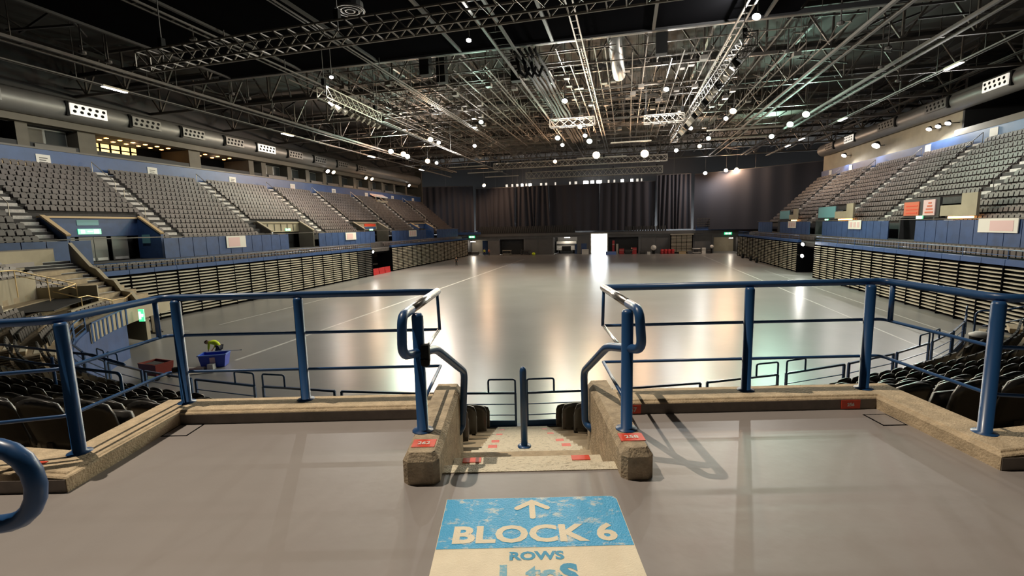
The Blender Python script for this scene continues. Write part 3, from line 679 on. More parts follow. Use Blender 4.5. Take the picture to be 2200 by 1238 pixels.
# ================================================================== BLUE RAILINGS OF THE PLATFORM
def bend(pts, r=.06, n=5):
    """round the corners of a polyline"""
    P = [Vector(p) for p in pts]; out = [P[0]]
    for i in range(1, len(P)-1):
        a, b = (P[i-1]-P[i]), (P[i+1]-P[i]); t = min(r, a.length*.45, b.length*.45)
        p, q = P[i]+a.normalized()*t, P[i]+b.normalized()*t
        for k in range(n+1): s = k/n; out.append(p*(1-s)**2+P[i]*2*s*(1-s)+q*s*s)
    out.append(P[-1]); return out
def railing(sx, label):
    """sx=-1 left, +1 right"""
    L = sx < 0
    root = thing('railing', label, 'railing', (-1.9,4.03,5.71) if L else (2.05,4.0,5.71), 'blue tube railings of the platform')
    posts = [(-3.03,3.10,5.71),(-2.92,4.03,5.71),(-1.86,4.035,5.71),(-.645,3.13,5.80)] if L else [(.765,3.08,5.80),(2.05,4.01,5.71),(3.08,3.99,5.71),(3.24,3.08,5.71)]
    if L: side = [(-3.06,3.09)]; xe, xc, ys = -.65, -3.08, 3.07
    else: xe, xc, ys = .795, 3.25, 3.07
    ex = [ring(32.0-.0, PH0+sx*d, 0) for d in (8, 12, 17, 23)]
    for (x, y, z) in posts:
        zt = 6.63
        MB().lathe([(.075,0),(.072,.006),(.04,.012),(.04,zt-z-.02),(.03,zt-z)], 14, (x,y,z)).build('post', M['blue'], root, True)
    for q in ex[1:]:
        MB().lathe([(.04,0),(.04,.92)], 10, (q.x, q.y, 5.71)).build('post', M['blue'], root, True)
    x2 = -3.05 if L else 3.25
    for (z, r, name) in ((6.65,.029,'top_rail'),(6.315,.0135,'middle_rail'),(5.985,.0135,'lower_rail')):
        off = -.012 if L else .012
        pts = [(xe+(-.0 if L else 0), 4.05, z), (x2, 4.05, z), (x2, 3.08, z)]+[(q.x, q.y-.0, z) for q in ex]
        MB().tube(bend(pts, .10 if r > .02 else .06, 5), r, 12 if r > .02 else 8).build(name, M['blue'], root, True)
        if r < .02:
            q = (posts[3] if L else posts[0]); MB().tube([(xe,4.05,z),(q[0],q[1]+.03,z)], r, 8).build('return_rail', M['steel'] if z > 6.2 else M['blue'], root, True)
    MB().tube([(xe, 4.04, 6.65), (xe+(.008 if L else -.008), 4.04, 6.315)], .0135, 8).build('link_bar', M['blue'], root, True)
    MB().tube([(x2+(.02 if L else .06)*(1 if L else -1)*0, 3.97, 6.65), (x2, 3.97, 6.315)], .02, 8).build('link_bar', M['blue'], root, True)
    # handrail that leaves the top rail, comes back to the end post and drops down the steps
    if L:
        st = MB().tube([(xe,4.05,6.652),(-.69,3.16,6.652)], .031, 14).build('highlight_handrail', M['steel'], root, True);  # tube coloured silver to carry its highlight
        path = [(-.69,3.18,6.652),(-.70,2.92,6.652),(-.705,2.90,6.40),(-.57,3.38,6.315),(-.435,4.0,5.94),(-.47,4.0,5.44),(-.50,3.93,5.41)]
    else:
        st = MB().tube([(xe,4.05,6.652),(.80,3.20,6.652)], .031, 14).build('highlight_handrail', M['steel'], root, True)
        path = [(.80,3.22,6.652),(.805,2.94,6.652),(.82,2.92,6.40),(.69,3.36,6.31),(.615,4.0,5.92),(.625,4.0,5.44),(.68,3.93,5.41)]
    MB().tube(bend(path, .075, 6), .031, 14).build('handrail', M['blue'], root, True)
    if L:
        k = MB().lathe([(.02,0),(.03,.01),(.035,.05),(.02,.06)], 10, (-.60,3.10,6.27)).build('latch_knob', M['cable'], root)
        MB().bx(-.625,-.57,3.08,3.13,6.30,6.42).build('latch_box', M['cable'], root)
        MB().lathe([(.022,-.02),(.025,0),(.022,.02)], 8, (-2.97,4.0,6.02)).build('knob', M['cable'], root)
    return root
railing(-1, 'blue tube railing on the kerb left of the steps')
railing(1, 'blue tube railing on the kerb right of the steps')
# near handrail end at the left edge of the picture
t = thing('handrail', 'thick blue handrail end curling in at the lower left edge', 'handrail', (-1.5,1.0,5.6))
pts = [(-2.3,1.30,6.625),(-1.75,1.28,6.622),(-1.52,1.27,6.617)]
for q in range(9): a = rad(82-20.5*q); pts.append((-1.475+.105*math.cos(a), 1.26, 6.50+.115*math.sin(a)))
pts += [(-1.56,1.25,6.378),(-1.8,1.24,6.375),(-2.3,1.24,6.375)]
MB().tube(pts, .026, 14).build('tube', M['blue'], t, True)
MB().tube([(-2.25,1.27,5.6),(-2.25,1.27,6.62)], .035, 12).build('post', M['blue'], t, True)
# central handrail post in the gangway
T = xf(PH0)
t = thing('handrail', 'single blue handrail post standing in the middle of the steps', 'handrail', (.09,4.58,4.95))
MB().lathe([(.034,0),(.034,.80),(.030,.825),(.018,.842),(.002,.848)], 14, (.09,4.58,4.95)).build('tube', M['blue'], t, True)
MB().lathe([(.07,0),(.07,.01),(.036,.018)], 14, (.09,4.58,4.95)).build('foot', M['blue'], t, True)
# ================================================================== FRONT BARRIER OF THE BOWL
def barrier_seg(a0, a1, label, kind):
    z0, zt = 2.6, 3.40
    p0, p1 = ring(24.05, a0, z0), ring(24.05, a1, z0)
    r = thing('barrier', label, 'barrier', tuple((p0+p1)/2), 'blue front barrier of the curved end')
    up = Vector((0,0,1))
    MB().bar(p0+up*.8, p1+up*.8, .05, .05).build('top_rail', M['blue'], r)
    for h in (.27, .53): MB().bar(p0+up*h, p1+up*h, .022, .022).build('rail', M['blue'], r)
    MB().bar(p0+up*.06, p1+up*.06, .03, .16).build('toe_plate', M['blue'], r)
    for p in (p0, p1): MB().bar(p, p+up*.8, .05, .05).build('post', M['blue'], r)
    if kind:
        d = (p1-p0)
        if kind == 1: a, b = p1-d*.0, p1-d.normalized()*.62
        else: a, b = p0, p0+d.normalized()*.62
        MB().tube(bend([a+up*.8, a+up*1.12, b+up*1.12, b+up*.8], .06), .022, 8).build('hoop', M['blue'], r, True)
    return r
n_ = 0
edges = []
for i in range(len(AISLES)-1):
    a0, a1 = AISLES[i]+.10, AISLES[i+1]-.10
    if a1 < -46 or a0 > 56: continue
    a0 = max(a0, -46)
    k = max(1, int(round((a1-a0)/5.2)))
    for q in range(k): edges.append((a0+(a1-a0)*q/k+.22, a0+(a1-a0)*(q+1)/k-.22, 2 if q == 0 and k > 1 else (1 if q == k-1 and k > 1 else 0)))
edges.sort(key=lambda e: e[0])
for i, (a, b, kd) in enumerate(edges):
    barrier_seg(a, b, f'{od(i)} length of blue front barrier along the curved end, counted from the left', kd)
# ================================================================== SEATS OF THE BOWL
def seat_proto():
    root = thing('stadium_seat', 'x', 'seat', (0,0,0))
    # local: x across, y towards the arena, z up; back crowned and dished
    def panel(y_of, z0, z1, w0, w1, th, crown, nx=6, nz=5):
        vs = []; fs = []
        for s in (0, 1):
            for j in range(nz+1):
                t = j/nz; w = w0+(w1-w0)*t
                if j == nz: w *= .86
                for i in range(nx+1):
                    u = i/nx*2-1; z = z0+(z1-z0)*t+crown*(1-u*u)*t
                    y = y_of(t)+.035*(u*u)*(1 if not s else .8)-.035+s*th
                    vs.append((u*w/2, y, z))
        n = (nx+1)*(nz+1)
        for j in range(nz):
            for i in range(nx):
                a = j*(nx+1)+i; fs.append((a,a+nx+1,a+nx+2,a+1)); fs.append((n+a,n+a+1,n+a+nx+2,n+a+nx+1))
        for i in range(nx):
            a = i; fs.append((a,a+1,n+a+1,n+a)); a = nz*(nx+1)+i; fs.append((a,n+a,n+a+1,a+1))
        for j in range(nz):
            a = j*(nx+1); fs.append((a,n+a,n+a+nx+1,a+nx+1)); a = a+nx; fs.append((a,a+nx+1,n+a+nx+1,n+a))
        return MB().add(vs, fs)
    panel(lambda t: -.10-.12*t, .34, .80, .42, .46, .035, .05).build('backrest', M['seat'], root, True)
    panel(lambda t: .03-.05*t, .30, .66, .40, .42, .05, .02, 5, 3).build('seat_pan', M['seat_pan'], root, True)
    m = MB(); m.bx(-.03,.03,-.16,-.10,0,.42); m.bx(-.03,.03,-.16,.06,.30,.36); m.bx(-.06,.06,-.2,-.06,0,.02); m.build('bracket', M['seat_leg'], root)
    return root
def in_bay(r, ph, k):
    p = ring(r, ph, 0)
    if -3.35 < p.x < 3.55 and p.y < 4.42: return True
    q = ringA(r, ph, 0)
    if q[0] < -28 and q[1] > 20.9: return True            # end steps beside the parapet
    if -58.5 < ph < -46.5 and 1 <= k <= 4: return True     # opening in the left corner seating
    return False
spots = []
for i in range(-1, len(AISLES)):
    b0 = AISLES[i] if i >= 0 else PA0-2; b1 = AISLES[i+1] if i+1 < len(AISLES) else PA1
    for k in range(9):
        r = RK(k)+.58; pad = math.degrees(.60/r)
        a0 = max(b0+pad, PA0+.5); a1 = min(b1-pad, PA1-.3)
        if a1-a0 < .6: continue
        n = int((a1-a0)/math.degrees(.475/r))
        for q in range(n):
            ph = a0+(a1-a0-n*math.degrees(.475/r))/2+math.degrees(.475/r)*(q+.5)
            if in_bay(r, ph, k): continue
            p = ring(r, ph, ZK(k)); d = p+Vector((0,0,.7))-Vector((0,0,CAMZ))
            zc = d.dot(_F); vis = zc > .3 and -.06*2200 < 1100+FPX*d.dot(_R)/zc < 2330 and 619-FPX*d.dot(_U)/zc < 1300
            # behind the platform kerb and stair walls?
            spots.append((vis, d.length, i, k, q, n, ph, p))
vis = sorted([s for s in spots if s[0]], key=lambda s: s[1])
near, rest = vis[:300], vis[300:]+[s for s in spots if not s[0]]
proto = seat_proto(); first = True; seen = set()
near.sort(key=lambda s: (s[2], s[3], s[4]))
for (v_, d_, i, k, q, n, ph, p) in near:
    fr_left = q; row = 8-k
    side = AISLES[i] if i >= 0 else -80
    blk = {0: 'far left corner block', 1: 'left corner block', 2: 'fourth block left of the steps', 3: 'third block left of the steps', 4: 'block left of the steps', 5: 'block right of the steps', 6: 'second block right of the steps', 7: 'right corner block'}
    # name blocks relative to the steps in view (aisle index 5)
    rel = i-5
    if rel == -1: blk = 'first block left of steps'; num = n-1-q
    elif rel == 0: blk = 'first block right of steps'; num = q
    elif rel < 0: blk = f'{ORD[-rel-1]} block left of steps'; num = n-1-q
    else: blk = f'{ORD[rel]} block right of steps'; num = q
    lab = f'black tip-up seat, {od(num)} from the aisle, {ORD[row]} row down, {blk}'
    rz = math.atan2(-(A2W((CU,CV,0))-p).x, (A2W((CU,CV,0))-p).y)
    g = f'black tip-up seats of the {blk}'
    if first: proto.location = p; proto.rotation_euler = (0,0,rz); proto['label'] = lab; proto['group'] = g; first = False
    else: copy_tree(proto, p, rz, lab, g)
sm = MB()
for (v_, d_, i, k, q, n, ph, p) in rest:
    rz = math.atan2(-(A2W((CU,CV,0))-p).x, (A2W((CU,CV,0))-p).y); c, s = math.cos(rz), math.sin(rz)
    f = lambda x, y, z: (p.x+c*x-s*y, p.y+s*x+c*y, p.z+z)
    pr = [(-.21,.34),(.21,.34),(.23,.72),(.15,.82),(-.15,.82),(-.23,.72)]
    sm.add([f(x,-.10-.12*(z-.34)/.46,z) for x,z in pr]+[f(x,-.06-.12*(z-.34)/.46,z) for x,z in pr], [(0,1,2,3,4,5),(11,10,9,8,7,6),(2,8,9,3),(3,9,10,4),(4,10,11,5),(1,7,8,2),(5,11,6,0)])
    vs = [f(x,y,z) for z, y0 in ((.30,.03),(.66,-.02)) for x, y in ((-.2,y0),(.2,y0),(.2,y0+.05),(-.2,y0+.05))]
    sm.add(vs, [(3,2,1,0),(4,5,6,7),(0,1,5,4),(1,2,6,5),(2,3,7,6),(3,0,4,7)])
    if k < 0: pass
o = sm.build('stadium_seats', M['seat_b']); o['kind'] = 'stuff'; tag(o, 'farther rows of black folded seats round the curved end', 'seats')
# ---- left corner: parapets, brass rails, end stairs
def pq(u, v, z): return tuple(A2W((u, v, z)))
ptop = [(-30.2,23.5,2.95),(-30.9,23.65,2.95),(-31.6,23.8,3.5),(-32.6,24,3.55),(-33.4,24.2,4.2),(-34.4,24.4,4.3),(-35.4,24.6,4.95),(-36.2,24.8,5.1),(-38.8,25.4,6.75)]
m = MB()
for off in (0, .28):
    m.add([pq(u-off*.2, v+off, z) for u, v, z in ptop]+[pq(u-off*.2, v+off, 0.3) for u, v, z in ptop], [])
nn = len(ptop)
for i in range(nn-1):
    m.F += [(i, i+1, nn+i+1, nn+i), (2*nn+i+1, 2*nn+i, 3*nn+i, 3*nn+i+1), (i+1, i, 2*nn+i, 2*nn+i+1)]
m.F += [(0, nn, 3*nn, 2*nn), (nn-1, 3*nn-1, 4*nn-1, 2*nn-1)]
struct(m.build('parapet', M['beige']), 'stepped beige concrete parapet closing the left corner seating')
m = MB(); annulus(m, 31.8, 32.1, -73, -40, 4.8, 6.35); struct(m.build('wall_corner', M['beige']), 'beige wall behind the left corner seating')
m = MB(); annulus(m, 31.78, 32.14, -73, -40, 6.35, 6.42); struct(m.build('trim_8', M['rail_g']))
est = struct(AB().bx(-31.0,-30.6,21.3,23.4,2.3,2.62).build('gangway', M['terrace']), 'end steps beside the parapet of the left corner')
for k in range(17):
    u1 = -30.6-.47*k; z = 2.62+.18*k; AB().bx(u1-.52, u1, 21.1+.06*k, 23.5+.09*k, z-.3, z+.0).build('step', M['terrace_d'], est)
    AB().bx(u1-.2, u1+.01, 21.15+.06*k, 23.4+.09*k, z-.02, z+.012).build('step_edge', M['line'], est)
    
vw = MB(); annulus(vw, 27.85, 28.05, -58.5, -46.5, 3.3, 5.1); annulus(vw, 24.95, 25.1, -58.5, -50, 2.8, 3.5); struct(vw.build('wall_corner_2', M['beige']), 'low concrete walls of the opening in the left corner seating')
vw = MB(); annulus(vw, 25.1, 27.85, -58.7, -58.4, 2.8, 4.4); struct(vw.build('wall_corner_3', M['beige']))
vw = MB(); annulus(vw, 25.12, 27.83, -58.3, -46.5, 3.72, 3.75); struct(vw.build('floor_corner', M['dark2']))
br = thing('handrail', 'brass handrail round the opening in the left corner seating', 'handrail', tuple(ring(28, -62, 4)), 'brass handrails of the left corner')
RP = lambda r, ph, z: ring(r, ph, z)
MB().tube(bend([RP(28.2,-50,5.6),RP(27.6,-54,5.55),RP(26,-58.2,4.55),RP(26,-54.2,4.4)], .1), .035, 8).build('rail', M['brass'], br, True)
MB().tube([RP(27.6,-54,5.3),RP(26,-58,4.3)], .02, 6).build('rail', M['brass'], br, True)
for (r, ph, z) in ((27.6,-54,5.55),(26.8,-56.2,5.05),(26,-58.2,4.55)): MB().tube([RP(r,ph,z),RP(r,ph,z-1.4)], .025, 6).build('post', M['brass'], br)
b2 = thing('handrail', 'second brass handrail dropping to the front of the left corner seating', 'handrail', tuple(ring(25.5, -62, 3)), 'brass handrails of the left corner')
MB().tube(bend([RP(26,-53,4.4),RP(25,-52.8,4.0),RP(24.9,-54.6,4.0),RP(24.4,-58,3.5),RP(24.6,-62.5,3.38),RP(25.0,-66,3.5)], .1), .035, 8).build('rail', M['brass'], b2, True)
for (r, ph, z) in ((25.0,-53.5,4.0),(24.4,-58,3.5),(24.6,-62.5,3.38)): MB().tube([RP(r,ph,z),RP(r,ph,z-1)], .025, 6).build('post', M['brass'], b2)
t = thing('railing', 'blue rail with one post across the seating below the far left', 'railing', tuple(ring(26.4,-8,3.5)))
MB().tube([RP(26.6,-17,4.62),RP(26.2,-11,4.6),RP(26.1,-7.5,4.6),RP(26.3,-4.5,4.55)], .03, 8).build('top_rail', M['blue'], t, True)
MB().tube(bend([RP(27.0,-15,4.58),RP(26.8,-9,4.55),RP(26.65,-3.6,4.5),RP(27.0,-2.4,3.7)], .12), .03, 8).build('middle_rail', M['blue'], t, True)
for ph in (-16,-9): MB().tube([RP(26.5,ph,4.6),RP(26.5,ph,3.5)], .03, 8).build('post', M['blue'], t)
# blue gate house at the foot of the left bowl with an exit sign
g = thing('gate', 'blue barred gate panel on the front wall at the left', 'gate', tuple(ring(24, -52, 2.0)))
for q in range(9):
    p = ring(23.9, -58.3+1.5*q, 2.0); MB().bar(p, p+Vector((0,0,.95)), .10, .10).build('bar', M['blue'], g)
MB().bar(ring(23.85,-58.6,3.0), ring(23.85,-46,3.0), .07, .07).build('top_rail', M['blue'], g)
es_ = MB(); c = ring(23.6, -60.5, 2.35); es_.bx(c.x-.02, c.x+.3, c.y-.04, c.y+.04, 2.0, 2.75)
es_o = es_.build('exit_sign', M['e_exit']); tag(es_o, 'green exit sign glowing over the tunnel at the left corner', 'exit sign')
MB().bx(c.x+.02, c.x+.12, c.y-.06, c.y-.04, 2.15, 2.6).build('pictogram', M['e_exitw'], es_o)
es2 = MB().bx(c.x+.13, c.x+.26, c.y-.06, c.y-.04, 2.3, 2.45).build('pictogram', M['e_exitw'], es_o)
# ================================================================== SUITES AND DUCT ABOVE THE LEFT STAND
US = -51.6
sw = AB(); sw.bx(US-1.0, US-.6, 15, 113, 15.0, 15.75)
sb_ = struct(sw.build('wall_left_2', M['dark2']), 'dark parapet in front of the suites over the left stand')
struct(AB().bx(US-1.0, US+.1, 15, 113, 17.35, 18.1).build('trim_9', M['beige_d']), 'brown beam over the suite openings')
struct(AB().bx(US-5.2, US-5, 15, 113, 14.5, 18.2).build('wall_left_3', M['dark']))
struct(AB().bx(US-5.2, US-.9, 15, 113, 17.32, 17.5).build('ceiling_suite', M['dark2']))
struct(AB().bx(UL, US-.5, 15, 113, 19.9, ZR).build('wall_left_4', M['dark2']))
bays = [16,23.2,31.6,32.3,36.2,38.5,47.9,50,57.8,60.2,65.6,66.4,70.3,74.6,79.4,84.2,89,94,99,104,109,113]
for k, v in enumerate((31.4,36.3,48.4,57.9,60.3,65.8,70.2,74.8,79.6,84.5,90,95.5,101,107)):
    struct(AB().bx(US-4.9, US-.55, v, v+(.9 if k not in (1,2) else 1.6), 15.0, 17.4).build('suite_partition', M['beige_d']))
suites = [(32.4,36.2,'panel'),(38.0,48.3,'bar'),(50.0,57.8,'bar2'),(61.3,65.7,'panel'),(66.8,70.1,'panel'),(71.2,74.7,'panel'),(75.8,79.5,'panel'),(80.6,84.4,'panel'),(85.5,89.9,'panel'),(91,95.4,'panel'),(96.5,100.9,'panel')]
for k, (a, b, kd) in enumerate(suites):
    if kd == 'panel':
        w = AB().bx(US-2.0, US-1.9, a, b, 15.75, 17.35).build(f'window_{k+1}', M['frost']); struct(w)
        n = 2 if b-a < 4 else 3
        for q in range(n): AB().bx(US-1.9, US-1.86, a+(b-a)/n*q+.15, a+(b-a)/n*(q+1)-.1, 15.9, 17.2).build('pane', M['beige_d'] if q < n-1 else M['glass'], w)
        AB().bx(US-.6, US-.45, a+.2, b-.3, 15.0, 15.65).build('balcony_front', M['rail_g'], w)
    else:
        w = AB().bx(US-4.8, US-4.7, a, b, 15.0, 18).build(f'window_{k+1}', M['dark']); struct(w, 'open lounge with amber downlights above the left stand')
        n = 6 if kd == 'bar' else 3
        for q in range(n):
            for r_ in range(2):
                v = a+1.5+(b-a-2.0)/n*(q+.3*r_); u = US-1.3-1.5*r_
                AB().bx(u-.16, u+.16, v-.13, v+.13, 17.25, 17.32).build('downlight', M['e_down'], w)
        point(A2W((US-2.2, (a+b)/2, 16.8)), 30, 'w', .2)
        if kd == 'bar':
            AB().bx(US-4.6, US-4.4, 39.6, 45.0, 15.4, 17.2).build('bar_back', M['e_bar'], w)
            for q in range(5): AB().bx(US-4.4, US-4.3, 39.8+1.1*q, 39.95+1.1*q, 15.4, 17.2).build('shelf_post', M['dark'], w)
            for q in range(2): AB().bx(US-4.4, US-4.2, 39.6, 45.0, 16.2+.45*q, 16.3+.45*q).build('shelf', M['dark'], w)
            AB().bx(US-2.8, US-2.2, 43, 48.0, 15.0, 16.1).build('counter', M['dark2'], w)
# half-round duct
def duct(u, v0, v1, z, r, side, name, lab):
    m = AB(); n = 10; vs = []; fs = []; st = 24
    for i in range(st+1):
        v = v0+(v1-v0)*i/st
        for k in range(n+1): a = rad(-95+190*k/n); vs.append((u-side*r*math.cos(a), v, z+r*math.sin(a)))
    for i in range(st):
        for k in range(n): a = i*(n+1)+k; fs.append((a, a+1, a+n+2, a+n+1))
    m.add(vs, fs); return struct(m.build(name, M['duct'], None, True), lab)
duct(-51.2, 14, 112, 19.0, 1.05, -1, 'trim_10', 'round fronted metal bulkhead above the suites on the left')
duct(35.2, 20, 100, 19.6, 1.05, 1, 'trim_11', 'round fronted metal bulkhead above the right stand')
def perf(u, v0, v1, z0, z1, side, bright, lab):
    a, b = sorted((u, u-side*.12)); o = AB().bx(a, b, v0, v1, z0, z1).build('perforated_panel', M['e_panel'] if bright else M['duct'])
    tag(o, lab, 'panel'); m = AB(); fs = u-side*.13; L = v1-v0; n = 5
    for r_ in range(2):
        for q in range(n):
            vc = v0+L*(q+.55+.25*r_)/(n+.3); zc = z0+(z1-z0)*(.3+.42*r_)
            pts = [(fs, vc+.17*math.cos(2*PI*k/8), zc+.15*math.sin(2*PI*k/8)) for k in range(8)]
            m.add(pts+[(fs+side*.02, p[1], p[2]) for p in pts], [tuple(range(8)), tuple(range(15, 7, -1))]+[(k, (k+1) % 8, 8+(k+1) % 8, 8+k) for k in range(8)])
    m.build('holes', M['cable'], o)
    c, d = sorted((u+side*.0, u+side*.9)); AB().bx(c, d, v0-.25, v0, z0-.15, z1+.15).build('end_box', M['cable'], o); return o
for k, (a, b, br_) in enumerate(((25,29.5,0),(34.5,37.7,1),(40.2,43.3,0),(46,48.9,0),(52.1,55,0),(57.6,60.9,1),(63.8,66.9,0),(70,73,0),(76.5,79.5,0),(83,86,0))):
    perf(-50.1, a, b, 18.45, 19.45, -1, br_, f'{"white lit" if br_ else "grey"} perforated panel on the left bulkhead, {ORD[k]} from the near end')
for k, (a, b, br_) in enumerate(((54.8,58,1),(63.5,67.3,0),(74,78,0),(85.5,88.5,1),(93,96,0))):
    perf(34.1, a, b, 19.1, 20.1, 1, br_, f'{"white lit" if br_ else "grey"} perforated panel on the right bulkhead, {ORD[k]} from the near end')
# ================================================================== ROOF STEEL
RF = struct(AB().bx(-60, 44, 3, 3.3, 24.2, 24.45).build('roof_frame', M['truss']), 'dark steel frame carrying the roof')
def truss_x(v, z0, z1, u0, u1, n, w=.22):
    m = AB()
    for z in (z0, z1): m.bar((u0,v,z),(u1,v,z),w,w)
    d = (u1-u0)/n
    for i in range(n):
        a = u0+d*i; m.bar((a,v,z0),(a,v,z1),w*.6); m.bar((a,v,z0),(a+d/2,v,z1),w*.55); m.bar((a+d/2,v,z1),(a+d,v,z0),w*.55)
    return m
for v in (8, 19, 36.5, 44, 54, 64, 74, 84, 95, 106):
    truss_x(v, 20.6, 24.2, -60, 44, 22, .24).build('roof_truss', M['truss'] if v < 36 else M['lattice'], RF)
for v in (36.3, 40, 49, 59, 69, 79, 89, 100):
    m = AB(); m.bar((-60,v,22.4),(44,v,22.4),.3,.35); m.build('roof_beam', M['truss'], RF)
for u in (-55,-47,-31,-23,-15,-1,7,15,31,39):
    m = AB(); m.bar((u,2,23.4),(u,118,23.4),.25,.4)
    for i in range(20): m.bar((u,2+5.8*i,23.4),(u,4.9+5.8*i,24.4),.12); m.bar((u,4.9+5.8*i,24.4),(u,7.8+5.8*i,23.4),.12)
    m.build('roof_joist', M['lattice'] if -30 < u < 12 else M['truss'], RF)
# dark hanging baffle screen over the near half of the floor
struct(AB().bx(-33, 10.5, 17.5, 35.3, 20.3, 20.6).build('ceiling_1', M['dark']), 'large black soffit over the near part of the floor')
for q in range(7): AB().bx(-32.9+6.9*q, -32.7+6.9*q, 17.6, 35.2, 20.15, 20.3).build('soffit_rib', M['truss'], RF)
AB().bx(-34, 22.5, 35.3, 35.45, 20.15, 20.45).build('soffit_edge', M['dark2'], RF)
for q in range(9): AB().bx(-30+5.6*q, -29.9+5.6*q, 35.3, 35.4, 20.4, 24.4).build('soffit_post', M['truss'], RF)
# dense lattice of secondary bars and hanging wires beyond it
m = AB(); rnd = random.Random(3)
for i in range(46):
    u = -29+.95*i+rnd.uniform(-.2,.2); z = 20.2+rnd.uniform(-.5,1.0); a = 36+rnd.uniform(0,5); b = 82+rnd.uniform(-12,8)
    m.bar((u,a,z),(u+rnd.uniform(-.3,.3),b,z+rnd.uniform(-.3,.3)),.07,.09)
    v = a
    while v < b-3:
        dv = rnd.uniform(1.2,2.4); m.bar((u,v,z),(u+rnd.uniform(-.5,.5),v+dv,z+.75),.05); m.bar((u,v+dv,z+.75),(u,v+dv*1.7,z),.05); v += dv*1.7
for i in range(420):
    u = rnd.uniform(-30,14); v = rnd.uniform(37,88); z = rnd.uniform(18.8,21); m.bar((u,v,z),(u,v,24.4),.03)
for i in range(70):
    v = 37+.75*i; z = 20.0+rnd.uniform(-.4,1.2); a = rnd.uniform(-30,-6); m.bar((a,v,z),(a+rnd.uniform(8,22),v,z),.06,.08)
for i in range(160):
    u = rnd.uniform(-29,13); v = rnd.uniform(40,86); z = rnd.uniform(19.2,21); m.bx(u-.25,u+.25,v-.3,v+.3,z,z+.3)
o = m.build('roof_lattice', M['lattice'], RF); o['kind'] = 'stuff'
m = AB()
for i in range(90):
    u = rnd.uniform(15,46); v = rnd.uniform(20,105); z = rnd.uniform(21,22.5); du, dv = rnd.choice(((4,4),(-4,4),(5,0),(0,6),(3,-5)))
    m.bar((u,v,z),(u+du,v+dv,z+rnd.choice((0,1.6,2.2))),.14)
for i in range(70):
    u = rnd.uniform(-60,-28); v = rnd.uniform(14,105); z = rnd.uniform(20.8,22.5); du, dv = rnd.choice(((4,4),(-4,4),(5,0),(0,6),(3,-5)))
    m.bar((u,v,z),(u+du,v+dv,z+rnd.choice((0,1.6,2.2))),.14)
o = m.build('roof_bracing', M['truss'], RF); o['kind'] = 'stuff'
# ribbed soffit panels that catch the floodlights far down the hall
for (u0, u1, v0, v1) in ((-24,-5,78,87),(-3,12,70,80),(14,25,70,82)):
    AB().bx(u0, u1, v0, v1, 21.2, 21.35).build('soffit_panel', M['beige_d'], RF)
    for q in range(int((u1-u0)/2)): AB().bx(u0+2*q, u0+2*q+.12, v0, v1, 21.05, 21.2).build('soffit_joint', M['truss'], RF)
# silver duct and black drop boxes
t = thing('ventilation_duct', 'shiny silver duct hanging in the roof right of centre', 'duct', tuple(A2W((-.2, 40, 20.5))))
AB().tube([(-1.2,37.2,22.0),(-1.0,38.4,21.2),(-.8,42.6,20.4),(-.7,45,20.3)], .55, 12).build('pipe', M['duct'], t, True)
for v in (38.4,42.6): AB().bx(-1.0,-.9,v,v+.06,20.9,24.5).build('hanger', M['rail_g'], t)
for k, (u, v) in enumerate(((-15.8,37.2),(-15.3,39.5),(2.4,38),(-9.2,41))):
    o = AB().bx(u-.4,u+.4,v-.35,v+.35,19.4,22.4).build('drop_box', M['cable'], RF)
# round ceiling speaker
t = thing('ceiling_speaker', 'round ringed speaker under the black soffit at the top', 'speaker', tuple(A2W((-15.0, 25.1, 19.3))))
c = A2W((-15.0, 25.1, 19.3))
for r_ in (.75, .5, .25): MB().tube([(c.x+r_*math.cos(2*PI*k/20), c.y+r_*math.sin(2*PI*k/20), c.z) for k in range(20)], .07, 6, True).build('ring', M['rail_g'], t, True)
MB().lathe([(.2,.0),(.72,.12),(.72,.4),(.1,.5),(.1,2.9)], 16, tuple(c)).build('cone', M['dark2'], t)
# ================================================================== CATWALKS AND LIGHTING RAILS ALONG THE HALL
def catwalk(u, v0, v1, z, w, label, mname, gr=.11, cat='catwalk', rungs=True, drop=True):
    t = thing('catwalk' if cat == 'catwalk' else 'lighting_rail', label, cat, tuple(A2W((u, (v0+v1)/2, z))))
    for s in (-w/2, w/2): AB().bar((u+s,v0,z),(u+s,v1,z),gr,gr).build('rail', M[mname], t)
    n = int((v1-v0)/5.5); me = None
    for i in range(n+1):
        v = v0+(v1-v0)*i/n
        if me is None: o = AB().bar((u,v,z),(u,v,24.5),.05).build('hanger', M[mname], t); me = o.data; og = Vector(ORG[o.name])
        else: link('hanger', me, tuple(og+A2W((0, v-v0, 0))), t)
    if rungs:
        m = AB(); n = int((v1-v0)/1.1)
        for i in range(n): m.bar((u-w/2,v0+1.1*i,z),(u+w/2,v0+1.1*i,z),.05)
        o = m.build('rungs', M[mname], t); o['kind'] = 'stuff'
    return t
catwalk(-41.4, 12, 110, 19.3, .3, 'slim lighting rail with white lamps above the left stand', 'rail_g', .09, 'lighting rail', False)
catwalk(25.7, 16, 100, 19.3, .3, 'slim lighting rail with white lamps above the right stand', 'rail_g', .09, 'lighting rail', False)
catwalk(-38.2, 12, 104, 19.7, .9, 'broad dark catwalk beside the left lighting rail', 'rail_g', .2)
catwalk(21.6, 22, 100, 19.7, .9, 'broad dark catwalk beside the right lighting rail', 'rail_g', .22)
catwalk(-25.6, 16, 84, 19.5, .5, 'twin rail catwalk left of the hanging trusses', 'rail_g', .10)
catwalk(-18.6, 18, 74, 19.5, .25, 'thin twin conduit left of the centre', 'rail_g', .07, 'lighting rail', False)
catwalk(-8.3, 20, 92, 19.6, 1.1, 'central catwalk with bundled black cables', 'rail_g', .16)
